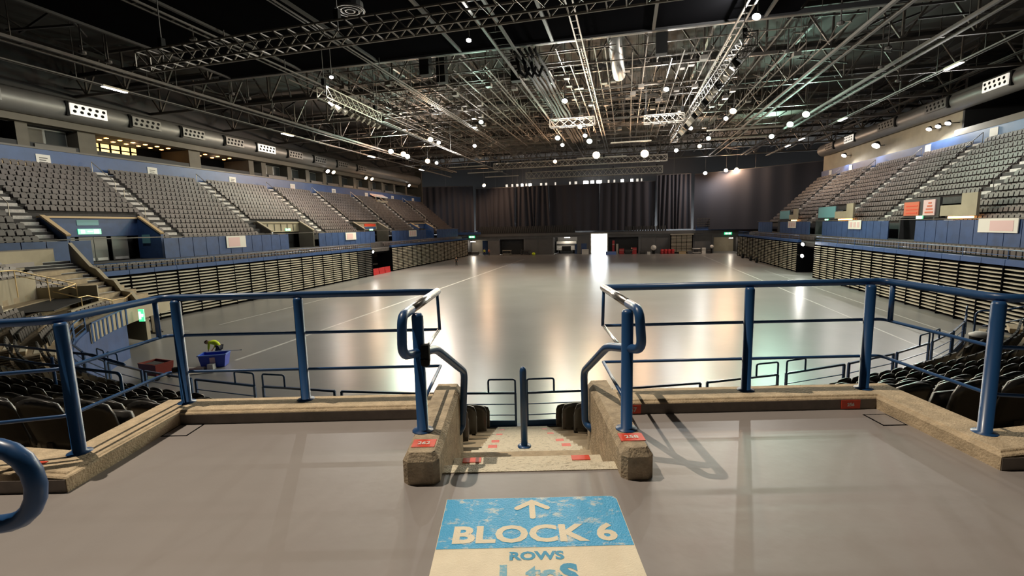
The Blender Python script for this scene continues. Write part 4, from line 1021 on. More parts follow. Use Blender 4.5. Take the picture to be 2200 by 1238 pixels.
catwalk(-3.2, 22, 86, 19.6, .4, 'twin rail catwalk just right of the central catwalk', 'rail_g', .09)
catwalk(6.9, 24, 92, 19.6, .45, 'twin rail catwalk over the right lighting truss', 'rail_g', .10)
catwalk(15.4, 26, 96, 19.5, 1.0, 'broad catwalk between the right truss and the stand', 'rail_g', .20)
catwalk(33.4, 24, 98, 21.3, .3, 'thin pipe under the roof over the right stand', 'rail_g', .09, 'lighting rail', False)
# slack cable bundles of the central catwalk
t = thing('cable_bundle', 'thick black cable bundles slung along the central catwalk', 'cables', tuple(A2W((-7.8, 50, 19))))
for q in range(6):
    u = -7.6+.35*q-(.3 if q > 3 else 0); pts = []
    for i in range(30): v = 33.5+1.5*i; pts.append((u+.04*math.sin(i*.7+q), v, 19.3-.16*abs(math.sin(v*.42+q*.6))))
    AB().tube(pts, .10, 6).build('cable', M['cable'], t, True)
for q in range(3):
    m = AB(); u = -8+.5*q; m.tube([(u,36,19.6),(u+.2,36.1,18.6),(u+.6,36.2,18.2),(u+.9,36.3,18.9)], .14, 6); m.build('cable_loop', M['cable'], t, True)
# ================================================================== LIGHTING TRUSSES
def box_truss(p, q, s, n, label, fine, mname='alu', hang=4, rot=False):
    P, Q = Vector(p), Vector(q); d = (Q-P); L = d.length; d.normalize(); sd = Vector((-d.y, d.x, 0)).normalized()*s/2; up = Vector((0,0,s/2))
    t = thing('lighting_truss', label, 'lighting truss', tuple(A2W((P+Q)/2)))
    cs = [(-1,-1),(1,-1),(1,1),(-1,1)]
    for a, b in cs: AB().bar(P+sd*a+up*b, Q+sd*a+up*b, .075, .075).build('chord', M[mname], t)
    step = L/n; cache = {}; m = AB()
    def br(key, a, b, i):
        if fine:
            if key not in cache: o = AB().bar(a, b, .05).build('brace', M[mname], t); cache[key] = (o.data, Vector(ORG[o.name]), i)
            else: me, og, i0 = cache[key]; link('brace', me, tuple(og+A2W(d*step*(i-i0))), t)
        else: m.bar(a, b, .055)
    for i in range(n+1):
        c = P+d*step*i
        for e in range(4):
            a0, b0 = cs[e]; a1, b1 = cs[(e+1) % 4]
            if e in (0, 2) or i in (0, n) : br(('r', e), c+sd*a0+up*b0, c+sd*a1+up*b1, i)
            if i < n:
                c2 = P+d*step*(i+1)
                if e in (1, 3): br(('d', e), c+sd*a0+up*b0, c2+sd*a1+up*b1, i)
                elif i % 2 == 0 and not fine: br(('d', e), c+sd*a0+up*b0, c2+sd*a1+up*b1, i)
    if not fine: o = m.build('bracing', M[mname], t); o['kind'] = 'stuff'
    for i in range(hang):
        c = P+d*L*(.04+.92*i/max(1, hang-1)); h = AB().bar(c+up*0, Vector((c.x,c.y,20.28 if c.y < 35.2 and c.x < 10.4 else 24.45)), .04).build('hoist_chain', M['rail_g'], t)
        AB().bx(c.x-.12,c.x+.12,c.y-.12,c.y+.12,c.z+.55,c.z+1.0).build('hoist_motor', M['cable'], t)
    return t
box_truss((-24.2,20.4,16.0), (9,19.6,16.0), .78, 44, 'long aluminium truss crossing the top of the picture', True, 'truss_g')
box_truss((-21.2,31,17.0), (-21.6,39.5,17.0), .75, 10, 'lit near length of the left lighting truss, in bright metal', True, 'alu', 2)  # lit part only: the light is put into its length and bright metal
catwalk(-21.7, 39.8, 88, 16.8, .3, 'thin grey rail in place of the unlit bottom chord of the left truss', 'rail_g', .07, 'lighting rail', False)  # same truss beyond the light, reduced to a thin dim line
box_truss((6.6,30,17.2), (5.6,62,17.2), .75, 34, 'lighting truss along the right of the grid hung with lamps', False, 'rail_g')
box_truss((-21.3,77,17.0), (6,77,17.0), .9, 28, 'transverse truss above the far curtain, nearer one', False, 'truss_g')
box_truss((-19.3,93.4,17.0), (6.5,93.4,17.0), 1.2, 26, 'transverse truss above the far curtain, farther one', False)
box_truss((-7.3,47.3,17.0), (-3.0,47.3,17.0), .7, 5, 'short bright truss piece under the central catwalk', False, 'truss_g', 2)
box_truss((1.6,48.6,17.0), (5.2,48.6,17.0), .7, 5, 'short bright truss piece beside the right lighting truss', False, 'truss_g', 2)
for k, (u, v, z, L) in enumerate(((-32,84,18.2,7),(-30,89,17.6,7),(-28,94,17.2,7),(9,60,17.6,8),(11,70.2,18.2,7),(-2,63,17.4,5),(-8,80,18,8))):
    t = thing('light_bar', f'short white batten hung under the roof, {["left, nearest","left, second","left, third","right of the grid, nearer","right of the grid, farther","centre, nearer","centre, farther"][k]}', 'batten', tuple(A2W((u, v, z))))
    AB().bar((u,v,z),(u+L,v,z),.16,.16).build('bar', M['alu'], t)
    for q in (.1,.9): AB().bar((u+L*q,v,z),(u+L*q,v,24.5),.04).build('hanger', M['rail_g'], t)
# chain of small stage lamps under the right truss (unlit housings)
for i in range(16):
    v = 31+1.55*i; u = 6.6-.03125*(v-30)-.375
    t = tag(AB().tube([(u-.25,v,16.5),(u+.1,v+.1,16.2)], [.16,.24], 8).build('stage_lamp', M['alu'] if i % 3 else M['cable']), f'unlit stage lamp under the right lighting truss, {ORD[i]} from its near end', 'stage lamp', 'unlit stage lamps under the right truss')
    AB().bar((u,v,16.35),(u,v,16.84),.07).build('clamp', M['cable'], t)
for i in range(9):
    v = 31.3+.9*i; u = -21.2-.047*(v-31)+.375
    t = tag(AB().tube([(u-.1,v,16.3),(u+.2,v+.1,16.0)], [.15,.24], 8).build('stage_lamp', M['alu']), f'unlit stage lamp under the left lighting truss, {ORD[i]} from its near end', 'stage lamp', 'unlit stage lamps under the left truss')
    AB().bar((u,v,16.15),(u,v,16.66),.07).build('clamp', M['cable'], t)
# ================================================================== LIT LAMPS
CN = {'c': 'white', 'w': 'warm', 'g': 'greenish'}
def flood(u, v, z, c, s, label, power, toward=None, hang=True, grp='floodlights in the roof', open_=False):
    t = thing('floodlight', label, 'lamp', tuple(A2W((u, v, z))), grp)
    if toward is None: toward = (CU*.5+u*.5, min(v, 60)*.7, 0)       # tilted to the middle of the floor
    d = (Vector(toward)-Vector((u,v,z))).normalized()
    P = Vector((u,v,z)); r = s/2
    AB().tube([P-d*r*1.2, P-d*r*.6, P, P+d*.04], [r*.35,r*.8,r,r], 12).build('housing', M['cable'], t, True)
    AB().tube([P+d*.045, P+d*.06], [r*.93]*2, 12).build('lens', M['e_'+c], t)
    if hang: AB().bar(P-d*r*.9, Vector((P.x-d.x*r*.9,P.y-d.y*r*.9,24.5)), .05).build('hanger', M['rail_g'], t)
    if power:
        if open_: point(A2W(P+d*(.12+r*.5)), power, c, r*.45)
        else: spot(A2W(P+d*(.07+r*.3)), A2W(Vector(toward)), power, c, 165, r*.45, .4)
    return t
LAMPS = [(-35.1,67.8,19,'g',.8),(-34.6,71.0,19,'w',.9),(-35.1,73.5,19,'c',.8),(-34.3,79.8,19,'w',.9),(-33.8,82.7,19,'c',.6),(-23.4,55.6,18,'w',.7),(-23.3,58.0,18,'c',.5),(-14.7,48.5,18,'g',.5),(-19.8,62.0,18,'c',.5),(-10.8,74.5,17,'w',.6),(-5.3,42.9,18,'c',.5),(-4.6,49.5,17,'w',.5),(-4.5,54.4,17,'w',.5),(-4.3,58.2,17,'g',.7),(-7.6,54.7,17,'g',.6),(-7.7,59.6,17,'c',.5),(-4.2,70.0,17,'w',1.1),(2.5,71.4,17,'w',1.2),(3.4,45.9,19,'c',.5),(7.3,77.1,18,'c',.6),(7.2,59.8,18,'c',.5),(10.2,74.2,18,'w',.6),(10.4,67.8,18,'g',.6),(10.2,52.2,18,'w',.7),(10.2,55.6,18,'c',.5),(20.0,75.8,19,'g',.7),(19.8,67.3,19,'g',.8),(19.7,61.6,19,'g',.8),(-20.4,31.1,18,'c',.3),(-9.8,30.2,19,'c',.35),(7.3,31.8,19,'c',.5)]
for k, (u, v, z, c, s) in enumerate(LAMPS):
    where = 'left cluster' if u < -30 else 'left grid' if u < -12 else 'centre grid' if u < 0 else 'right grid' if u < 12 else 'right edge'
    idx = sum(1 for q in LAMPS[:k] if ('left cluster' if q[0] < -30 else 'left grid' if q[0] < -12 else 'centre grid' if q[0] < 0 else 'right grid' if q[0] < 12 else 'right edge') == where)
    flood(u, v, z, c, s, f'{CN[c]} lit floodlight hanging in the roof, {ORD[idx]} of the {where}', FILL*(.35+s*1.0)*(1.9 if u < -30 else 1.25 if u > 15 else 1), open_=(-15 < u < 8 and k % 2 == 0))
for k, (u, v, z, c) in enumerate(((-33.7,112,17.2,'w'),(16.7,112,17.7,'c'),(20.9,112,18.1,'w'),(23.0,112,18.2,'w'))):
    flood(u, v, z, c, .8, f'{CN[c]} floodlight hung in front of the far black drapes, {ORD[k]} from the left', FILL*1.0, (u*.6, 88, 4), open_=True)
for k, (v, c) in enumerate(((74.5,'c'),(76.2,'w'),(87.1,'w'),(89.4,'w'),(106.6,'c'))):
    t = flood(-50.9, v, 17.5, c, .75, f'{CN[c]} floodlight on the wall over the left stand, {ORD[k]} from the near end', FILL*.45, (-40, v-4, 8), False, 'floodlights on the left wall')
    AB().bar((-51.1,v,17.5),(-51.7,v,17.5),.08).build('arm', M['cable'], t)
for k, (v, c, s) in enumerate(((63.9,'c',.6),(65.6,'c',.6),(67.3,'c',.6),(79.5,'c',1.1),(89.7,'c',.8))):
    t = flood(34.6, v, 17.4, c, s, f'white floodlight on the beige wall over the right stand, {ORD[k]} from the near end', FILL*.5, (28, v-4, 8), False, 'floodlights on the right wall')
    AB().bar((34.8,v,17.4),(35.67,v,17.4),.08).build('arm', M['cable'], t)
for side, u, vs in (('left', -41.4, (32.1,52.8,73.0,93.0)), ('right', 25.7, (30,47.4,67.7,81.6,88.0))):
    for k, v in enumerate(vs):
        t = thing('strip_light', f'long white strip lamp on the {side} lighting rail, {ORD[k]} from the near end', 'lamp', tuple(A2W((u, v, 19.2))), f'strip lamps of the {side} rail')
        AB().bx(u-.2,u+.2,v-1.0,v+1.0,19.22,19.36).build('tray', M['alu'], t); AB().bx(u-.15,u+.15,v-.95,v+.95,19.18,19.22).build('tube', M['e_c'], t)
# small unlit ceiling dots (downlights) over the left
for k, (u, v) in enumerate(((-35.9,26.0),(-36.1,27.8),(-27.0,26.3),(-34.4,37.0),(-34.2,38.7),(-35.3,43.1),(18.6,42),(20.4,47),(13.2,36),(24,52),(11.5,40.5))):
    o = AB().lathe([(.10,.0),(.22,.05),(.22,.2),(.05,.3),(.03,5.1)], 10, (u, v, 19.4)).build('pendant_lamp', M['rail_g']); tag(o, f'small unlit pendant lamp in the dark roof, {ORD[k]} from the left of its kind', 'lamp', 'unlit pendant lamps in the roof')
# work lights in the gap over the drapes
for k, (u, w, br_) in enumerate(((-30.4,.5,0),(-28.9,.4,0),(-27.6,.5,0),(-26.3,.5,1),(-25.2,.4,0),(-24.2,.7,1),(-21.3,.5,0),(-20.0,.5,0),(-17.6,.3,0),(-13.9,.4,0),(-12.4,.6,0),(-9.9,1.2,1),(-8.3,.8,1),(-6.6,1.2,1),(-4.3,.4,0),(-2.9,.4,0),(-1.0,.7,1),(1.3,.6,1),(2.6,.5,0),(3.6,.3,0))):
    o = AB().bx(u-w*.5,u+w*.5,121.5,121.8,17.25,18.0).build('work_light', M['e_c'] if br_ else M['e_panel']); tag(o, f'small work light in the gap above the far drapes, {od(k)} from the left', 'lamp', 'work lights above the drapes')
    AB().bar((u,121.9,17.8),(u,121.9,24.5),.08).build('hanger', M['rail_g'], o)
# ================================================================== DRAPES AT THE FAR END
def drape(pts, z0, z1, folds, amp, label, taper=0):
    P = [Vector((p[0], p[1])) for p in pts]; L = sum((P[i+1]-P[i]).length for i in range(len(P)-1)); n = int(folds*8)
    vs = []; fs = []; rows = 6; rn = random.Random(len(label)+int(P[0].x))
    ph = [rn.uniform(0,6) for _ in range(5)]
    d = (P[-1]-P[0]).normalized(); nn = Vector((-d.y, d.x))
    for i in range(n+1):
        t = i/n; b = P[0].lerp(P[-1], t)
        for j in range(rows+1):
            h = j/rows; a = amp*(1.0-.35*h)*(math.sin(2*PI*folds*t+.6*math.sin(7*t+ph[0])+h*.5*math.sin(5*t+ph[1]))+.5*math.sin(2*PI*folds*.37*t+ph[2]))
            sh = taper*math.sin(2*PI*folds*.25*t+ph[3])*(1-h)
            q = b+nn*a+d*sh; vs.append((q.x, q.y, z0+(z1-z0)*h))
    for i in range(n):
        for j in range(rows): a = i*(rows+1)+j; fs.append((a, a+rows+1, a+rows+2, a+1))
    o = AB().add(vs, fs).build('drape', M['drape'], None, True); tag(o, label, 'drape', 'black drapes across the far end')
    ct = [tuple(P[0].lerp(P[-1], q/2)) for q in range(3)]
    m = AB(); m.bar((*P[0], z1+.05), (*P[-1], z1+.05), .15); m.bar((*((P[0]+P[-1])/2), z1), (*((P[0]+P[-1])/2), 24.5), .06); m.build('hanging_pipe', M['rail_g'], o)
    return o
drape([(-52,114.2),(-38.5,118)], 5.6, 17.6, 9, .22, 'black drape in the left corner of the far end')
drape([(-38,119),(-27.5,119)], 6.1, 17.0, 7, .30, 'black drape left of centre, gathered in loose folds', .5)
drape([(-27.2,118.7),(-19,118.7)], 5.8, 17.0, 7, .34, 'black drape with pale lit folds left of the open door', .6)
drape([(-18.8,119.3),(-6.5,119.3)], 5.6, 17.0, 5, .16, 'flat black drape above the open roller door')
drape([(-6.2,119),(6.8,119)], 5.6, 17.0, 7, .22, 'black drape right of the open roller door', .2)
drape([(7,118.4),(14.6,118.4)], 5.6, 18.3, 8, .34, 'black drape with pale lit folds right of the open door', .3)
drape([(15.3,117.6),(37,101.5)], 5.4, 18.0, 6, .08, 'broad flat dark drape in the right corner of the far end')
# folded bleacher seats on the ledge in front of the drapes
m = AB()
for r_ in range(3):
    for i in range(44):
        u = -37+.56*i; m.bx(u-.2,u+.2,116.8+.55*r_,116.9+.55*r_,5.5+.45*r_,6.2+.45*r_)
    m.bx(-37.4,-12.2,116.5+.55*r_,117.05+.55*r_,5.25,5.45+.45*r_)
for r_ in range(3):
    for i in range(16): u = 0+.6*i; m.bx(u-.2,u+.2,116.8+.5*r_,116.9+.5*r_,5.3+.3*r_,5.9+.3*r_)
for r_ in range(4):
    for i in range(8): u = 16+.6*i; m.bx(u-.25,u+.25,115.2,115.3,6.2+.5*r_,6.45+.5*r_)
o = m.build('bleacher_seats', M['dark2']); o['kind'] = 'stuff'; tag(o, 'grey folded bleacher seats on the far ledge below the drapes', 'seats')
# blue railing along the right of the ledge
t = thing('railing', 'blue railing on the ledge at the right of the far end', 'railing', tuple(A2W((20, 115, 5.3))))
AB().bx(15.5,29,115.4,115.46,6.2,6.28).build('top_rail', M['bluef'], t); AB().bx(15.5,29,115.4,115.44,5.25,5.9).build('sheet', M['bluep'], t)
for q in range(7): AB().bx(15.6+2.2*q,15.68+2.2*q,115.38,115.46,5.25,6.25).build('post', M['bluef'], t)
t = thing('railing', 'blue railing on the ledge at the left of the far end', 'railing', tuple(A2W((-40, 115, 5.3))))
AB().bx(-46,-36,115.4,115.46,6.2,6.28).build('top_rail', M['bluef'], t); AB().bx(-46,-36,115.4,115.44,5.25,5.9).build('sheet', M['bluep'], t)
for q in range(5): AB().bx(-45.8+2.2*q,-45.7+2.2*q,115.38,115.46,5.25,6.25).build('post', M['bluef'], t)
# ================================================================== PORTALS AND CLUTTER AT THE FAR END
for k, (u0, u1, z, lab) in enumerate(((-40.4,-36.6,4.15,'left'),(20.6,24.4,3.9,'right'))):
    o = AB().bx((u0+u1)/2-.8,(u0+u1)/2+.8,115.72,115.82,z+.25,z+.8).build('exit_sign', M['e_exit']); tag(o, f'green exit sign over the {lab} portal of the far wall', 'exit sign')
    for q in range(2): AB().bx((u0+u1)/2-.55+.65*q,(u0+u1)/2-.1+.65*q,115.70,115.72,z+.35,z+.7).build('pictogram', M['e_exitw'], o)
for k, (u, v, z, w, lab) in enumerate(((-39.3,118.5,3.3,1.0,'left portal, front'),(-39.8,121,3.2,1.0,'left portal, back'),(-14.2,117.5,4.0,1.4,'middle portal'),(23.8,119,3.2,.8,'right portal'))):
    o = AB().bx(u-w/2,u+w/2,v-.15,v+.15,z,z+.1).build('portal_light', M['e_c']); tag(o, f'bright ceiling lamp inside the {lab}', 'lamp'); AB().bx(u-.03,u+.03,v-.03,v+.03,z+.1,4.6).build('hanger', M['rail_g'], o)
    point(A2W((u, v, z-.2)), 130, 'k', .2)
o = AB().bx(-36.4,-34.7,118.0,118.2,0,3.6).build('door_leaf', M['bluep']); tag(o, 'dark blue door leaf folded open in the left portal', 'door'); AB().bx(-36.2,-36.0,117.9,118,1,1.3).build('handle', M['alu'], o)
o = thing('truck', 'white vehicle parked inside the middle portal', 'vehicle', tuple(A2W((-14.4,119.5,0))))
AB().bx(-17,-12,118.4,121,.9,3.1).build('body', M['white'], o); AB().bx(-15.6,-13.4,118.3,118.4,.6,1.9).build('opening', M['cable'], o); AB().bx(-16.9,-12.1,118.3,118.4,2.2,2.5).build('stripe', M['grey'], o)
for u in (-16.3,-12.7): AB().tube([(u-.15,119,.45),(u+.15,119,.45)], .45, 12).build('wheel', M['cable'], o)
o = tag(AB().bx(-12.3,-11.7,117.0,117.3,0,2.4).build('door_leaf', M['bluep']), 'blue door leaf at the right of the middle portal', 'door'); AB().bx(-12.2,-12.1,116.95,117,1,1.2).build('handle', M['alu'], o)
def case_(u, v, w, d, h, col, lab, z=0, name='flight_case', cat='case', wheels=True):
    t = thing(name, lab, cat, tuple(A2W((u, v, z))), 'equipment stored along the far wall')
    b = .14 if wheels else 0
    AB().bx(u-w/2,u+w/2,v-d/2,v+d/2,z+b,z+h*.7).build('body', M[col], t); AB().bx(u-w/2-.02,u+w/2+.02,v-d/2-.02,v+d/2+.02,z+h*.7,z+h*.74).build('edge', M['alu'], t)
    AB().bx(u-w/2,u+w/2,v-d/2,v+d/2,z+h*.74,z+h).build('lid', M[col], t)
    if wheels:
        for a in (-1,1): AB().tube([(u+a*w*.38-.04,v-d*.35,.08),(u+a*w*.38+.04,v-d*.35,.08)], .08, 8).build('wheel', M['cable'], t)
    return t
case_(-40,115.2,2.6,1.0,.95,'dark2','dark equipment case in front of the left portal, left one'); case_(-37.6,115.4,1.8,1.0,.9,'grey','grey equipment case in front of the left portal, right one')
for q in range(4):
    u = 8.2+.78*q; t = tag(AB().lathe([(.33,0),(.35,.1),(.35,.32),(.37,.34),(.35,.36),(.35,.68),(.37,.7),(.35,.72),(.35,1.0),(.32,1.05)], 14, (u,114.4,0)).build('drum', M['redp'], None, True), f'red plastic drum by the far wall, {ORD[q]} from the left', 'drum', 'red drums by the far wall')
    t2_ = AB().lathe([(.3,1.05),(.3,1.1),(.06,1.12)], 12, (u,114.4,0)).build('lid', M['redp'], t)
# slatted stack against the wall
t = thing('retractable_seating', 'small beige slatted seating stack standing against the far wall', 'retractable seating', tuple(A2W((12.5,115.5,0))))
AB().bx(10.1,15.0,115.0,116.1,0,4.3).build('body', M['dark'], t)
me = None
for c_ in range(4):
    for k in range(14):
        u = 10.75+1.15*c_; z = .35+.28*k
        if me is None: o = AB().bx(u-.52,u+.52,114.88,115.0,z,z+.13).build('slat', M['slat'], t); me = o.data; og = Vector(ORG[o.name]); u_0, z_0 = u, z
        else: link('slat', me, tuple(og+A2W((u-u_0,0,z-z_0))), t)
AB().bx(10.0,15.1,114.9,115.4,4.3,4.55).build('top_beam', M['alu'], t)
def trolley(u, v, lab, col='slat', w=1.7):
    t = thing('trolley', lab, 'trolley', tuple(A2W((u, v, 0))))
    AB().bx(u-w/2,u+w/2,v-.4,v+.4,.25,.35).build('deck', M[col], t); AB().bx(u-w/2,u+w/2,v-.4,v+.4,1.1,1.2).build('top_deck', M[col], t)
    for a in (-1,1):
        AB().bx(u+a*w*.46-.04,u+a*w*.46+.04,v-.4,v+.4,.3,1.3).build('frame', M['rail_g'], t); AB().tube([(u+a*w*.4-.05,v-.35,.13),(u+a*w*.4+.05,v-.35,.13)], .13, 8).build('wheel', M['cable'], t)
    AB().bx(u-w*.3,u+w*.2,v-.3,v+.3,.35,.8).build('load', M['dark2'], t); return t
trolley(-29,114.6,'pale trolley with a load left of the far wall', 'slat', 2.2); trolley(-24.2,114.8,'low dark trolley by the grey far wall panels', 'dark2', 2.4); trolley(15.7,114.4,'cream trolley by the slatted stack at the far wall', 'white', 1.8)
for k, (u, v, w, h, c, l) in enumerate(((-2.9,115.6,.5,3.2,'redp','tall red cabinet beside the open roller door'),(-2.0,115.2,.5,2.4,'alu','tall silver stand beside the red cabinet'),(-.95,114.8,1.1,1.3,'redp','red equipment trunk right of the roller door'),(.45,114.6,1.3,1.1,'dark2','dark equipment trunk right of the red trunk'),(1.9,114.9,1.1,1.5,'redp','second red trunk, stacked tall, right of the roller door'),(3.8,114.4,1.3,.7,'dark2','low black case under the grey wall panel'),(5.2,114.2,.7,.5,'white','small white box on the floor by the far wall'),(12.6,113.8,1.5,.55,'wood','low wooden crate in front of the slatted stack'),(14.2,113.9,1.0,.7,'grey','grey crate in front of the slatted stack'),(17.2,114.3,.8,1.3,'white','white and orange parcel pile near the right portal'),(18.3,114.6,.7,1.0,'dark2','black case near the right portal'),(-3.4,113.6,2.4,.7,'binlt','pale blue low tub just right of the open door'),(-9.6,115.6,1.6,1.2,'white','white boxes just left of the open door'))):
    case_(u, v, w, .8, h, c, l, 0, 'equipment_trunk', 'trunk', False)
t = tag(AB().tube([(6.3,114.5,1.45),(6.3,114.75,1.45)], .62, 18).build('round_reflector', M['white'], None, True), 'round white dish on a stand by the far wall', 'dish'); AB().bx(6.0,6.6,114.6,114.9,0,1.2).build('stand', M['cable'], t)
t = tag(AB().tube([(18.95,114.5,1.55),(18.95,114.7,1.55)], .4, 14).build('round_reflector', M['white'], None, True), 'small round white dish left of the right portal', 'dish'); AB().bx(18.8,19.1,114.55,114.85,0,1.3).build('stand', M['cable'], t)
o = tag(AB().lathe([(.05,0),(.36,.1),(.44,.35),(.36,.6),(.05,.7)], 14, (-22,113.6,0)).build('ball', M['hiviz'], None, True), 'yellow green ball lying on the far floor', 'ball')
# small things scattered by the right stacks
for k, (u, v) in enumerate(((22.0,99),(21.9,92.5),(21.8,88))):
    t = tag(AB().tube([(u-.15,v,.45),(u+.15,v,.45)], .45, 14).build('tyre', M['cable'], None, True), f'black tyre standing by the right seating bank, {ORD[k]} from the far end', 'tyre', 'black tyres by the right bank'); AB().tube([(u-.17,v,.45),(u+.17,v,.45)], .18, 10).build('hub', M['rail_g'], t)
for k, z in enumerate((4.0, 2.5)):
    t = flood(22.3, 68.2, z, 'c', .5, f'bright round lamp on the end of the right stack, {["upper","lower"][k]} one', 160, (10, 60, 0), False, 'lamps at the gap of the right stacks'); AB().bar((22.3,68.3,z),(22.6,71.6,z),.06).build('arm', M['cable'], t)
t = flood(-38.7, 66.9, 3.7, 'c', .45, 'bright round lamp at the mouth of the left tunnel', 120, (-20, 60, 0), False, 'lamp of the left tunnel'); AB().bar((-38.8,66.8,3.7),(-39.2,66.0,3.7),.06).build('arm', M['cable'], t)
# ================================================================== PEOPLE
def skin_mesh(name, joints, edges, root, mt, parent=None, origin=(0,0,0), sub=2, keep=None):
    me = bpy.data.meshes.new(name); ks = list(joints); ix = {k: i for i, k in enumerate(ks)}
    me.from_pydata([joints[k][0] for k in ks], [(ix[a], ix[b]) for a, b in edges], [])
    ob = bpy.data.objects.new(name, me); COL.objects.link(ob)
    ob.modifiers.new('skin', 'SKIN'); s = ob.modifiers.new('sub', 'SUBSURF'); s.levels = sub; s.render_levels = sub
    for k in ks:
        sv = me.skin_vertices[0].data[ix[k]]; r = joints[k][1]; sv.radius = r if isinstance(r, tuple) else (r, r); sv.use_root = (k == root)
    bpy.context.view_layer.update()
    m2 = bpy.data.meshes.new_from_object(ob.evaluated_get(bpy.context.evaluated_depsgraph_get())); bpy.data.objects.remove(ob)
    m2.name = name; m2.materials.clear(); m2.materials.append(mt)
    m2.polygons.foreach_set('use_smooth', [True]*len(m2.polygons))
    return link(name, m2, origin, parent)
def person(label, J, loc, rz, top, bottom, hairc='hair', group=None):
    """J: joint positions of the pose, metres, facing +y"""
    root = thing('person', label, 'person', (0,0,0), group)
    R = {'pelvis':.125,'waist':.115,'chest':.14,'neck0':.075,'neck':.055,'head0':.075,'head':.098,'headt':.08,'nose':.016}
    for s in 'lr': R.update({'hip'+s:.085,'knee'+s:.06,'ankle'+s:.042,'heel'+s:.04,'toe'+s:.032,'sh'+s:.06,'elb'+s:.042,'wri'+s:.03,'hand'+s:.036})
    E = [('pelvis','waist'),('waist','chest'),('chest','neck0'),('neck0','neck'),('neck','head0'),('head0','head'),('head','headt'),('head','nose')]
    for s in 'lr': E += [('pelvis','hip'+s),('hip'+s,'knee'+s),('knee'+s,'ankle'+s),('ankle'+s,'toe'+s),('chest','sh'+s),('sh'+s,'elb'+s),('elb'+s,'wri'+s),('wri'+s,'hand'+s)]
    hd = Vector(J['head']); h0 = Vector(J['head0']); ax = (hd-h0).normalized(); fw = Vector(J.get('face', (0,1,0))); fw = (fw-ax*fw.dot(ax)).normalized()
    J = dict(J); J['nose'] = tuple(hd+fw*.115-ax*.01)
    body = skin_mesh('body', {k: (J[k], R[k]) for k in R if k in J}, [e for e in E if e[0] in J and e[1] in J], 'pelvis', M['skin'], root)
    # fingers: five short chains per hand
    for s in 'lr':
        w, h = Vector(J['wri'+s]), Vector(J['hand'+s]); d = (h-w).normalized(); side = d.cross(Vector((0,1,.01))).normalized(); pal = side.cross(d)
        fm = MB()
        for q, (o_, L) in enumerate(((-.028,.062),(-.009,.075),(.010,.072),(.028,.055))):
            b = h+side*o_; fm.tube([b-d*.02, b+d*L*.5, b+d*L*.85+pal*.02], [.010,.009,.007], 6)
        fm.tube([w+d*.03+side*-.03, w+d*.06+side*-.055, w+d*.09+side*-.06+pal*.01], [.011,.010,.008], 6)
        fm.build('fingers', M['skin'], body, True)
    g = .016
    jk = {k: (J[k], R[k]+g) for k in ('waist','chest','neck0','shl','shr')}; jk['pelvis'] = (J['pelvis'], R['pelvis']+.012)
    for s in 'lr': jk['elb'+s] = (J['elb'+s], R['elb'+s]+g); 
    for s in 'lr': jk['slv'+s] = (tuple(Vector(J['elb'+s]).lerp(Vector(J['wri'+s]), .55)), .045)
    je = [('pelvis','waist'),('waist','chest'),('chest','neck0')]
    for s in 'lr': je += [('chest','sh'+s),('sh'+s,'elb'+s),('elb'+s,'slv'+s)]
    skin_mesh('jacket', jk, je, 'pelvis', M[top], root)
    tk = {'pelvis': (J['pelvis'], R['pelvis']+.010)}; te = []
    for s in 'lr':
        for k in ('hip','knee'): tk[k+s] = (J[k+s], R[k+s]+.014)
        tk['ank'+s] = (tuple(Vector(J['knee'+s]).lerp(Vector(J['ankle'+s]), .92)), .058); te += [('pelvis','hip'+s),('hip'+s,'knee'+s),('knee'+s,'ank'+s)]
    skin_mesh('trousers', tk, te, 'pelvis', M[bottom], root)
    for s in 'lr': skin_mesh('shoe', {'a': (tuple(Vector(J['ankle'+s])-Vector((0,0,.03))), .05), 'b': (tuple(Vector(J['ankle'+s]).lerp(Vector(J['toe'+s]), .5)), .047), 'c': (J['toe'+s], .038)}, [('a','b'),('b','c')], 'b', M['blackcl'], root)
    c = hd+ax*.035-fw*.02; m = MB(); vs = []; fs = []; n = 14
    sd = ax.cross(fw)
    for j in range(6):
        t = j/5*rad(105)
        for k in range(n):
            p = 2*PI*k/n; tt = t*(1-.28*max(0, math.cos(p))); v = ax*math.cos(tt)*.115+(fw*math.cos(p)*.112+sd*math.sin(p)*.105)*math.sin(tt); vs.append(c+v)
    for j in range(5):
        for k in range(n): fs.append((j*n+k, j*n+(k+1) % n, (j+1)*n+(k+1) % n, (j+1)*n+k))
    m.add(vs, fs); m.build('hair', M[hairc], root, True)
    f = MB()
    for sgn in (-1, 1): e = hd+fw*.098+sd*.034*sgn+ax*.015; f.lathe([(.001,-.012),(.011,-.006),(.013,0),(.011,.006),(.001,.012)], 8, tuple(e))
    f.build('eyes', M['cable'], body)
    f = MB(); e = hd+fw*.092-ax*.045; f.tube([e-sd*.025, e+fw*.005, e+sd*.025], .006, 6); f.build('mouth', M['redp'], body)
    for sgn in (-1, 1): e = hd+sd*.10*sgn-fw*.01; MB().tube([e+ax*.03, e+sd*.012*sgn, e-ax*.03], [.012,.018,.01], 6).build('ear', M['skin'], body)
    root.location = loc; root.rotation_euler = (0,0,rz); return root
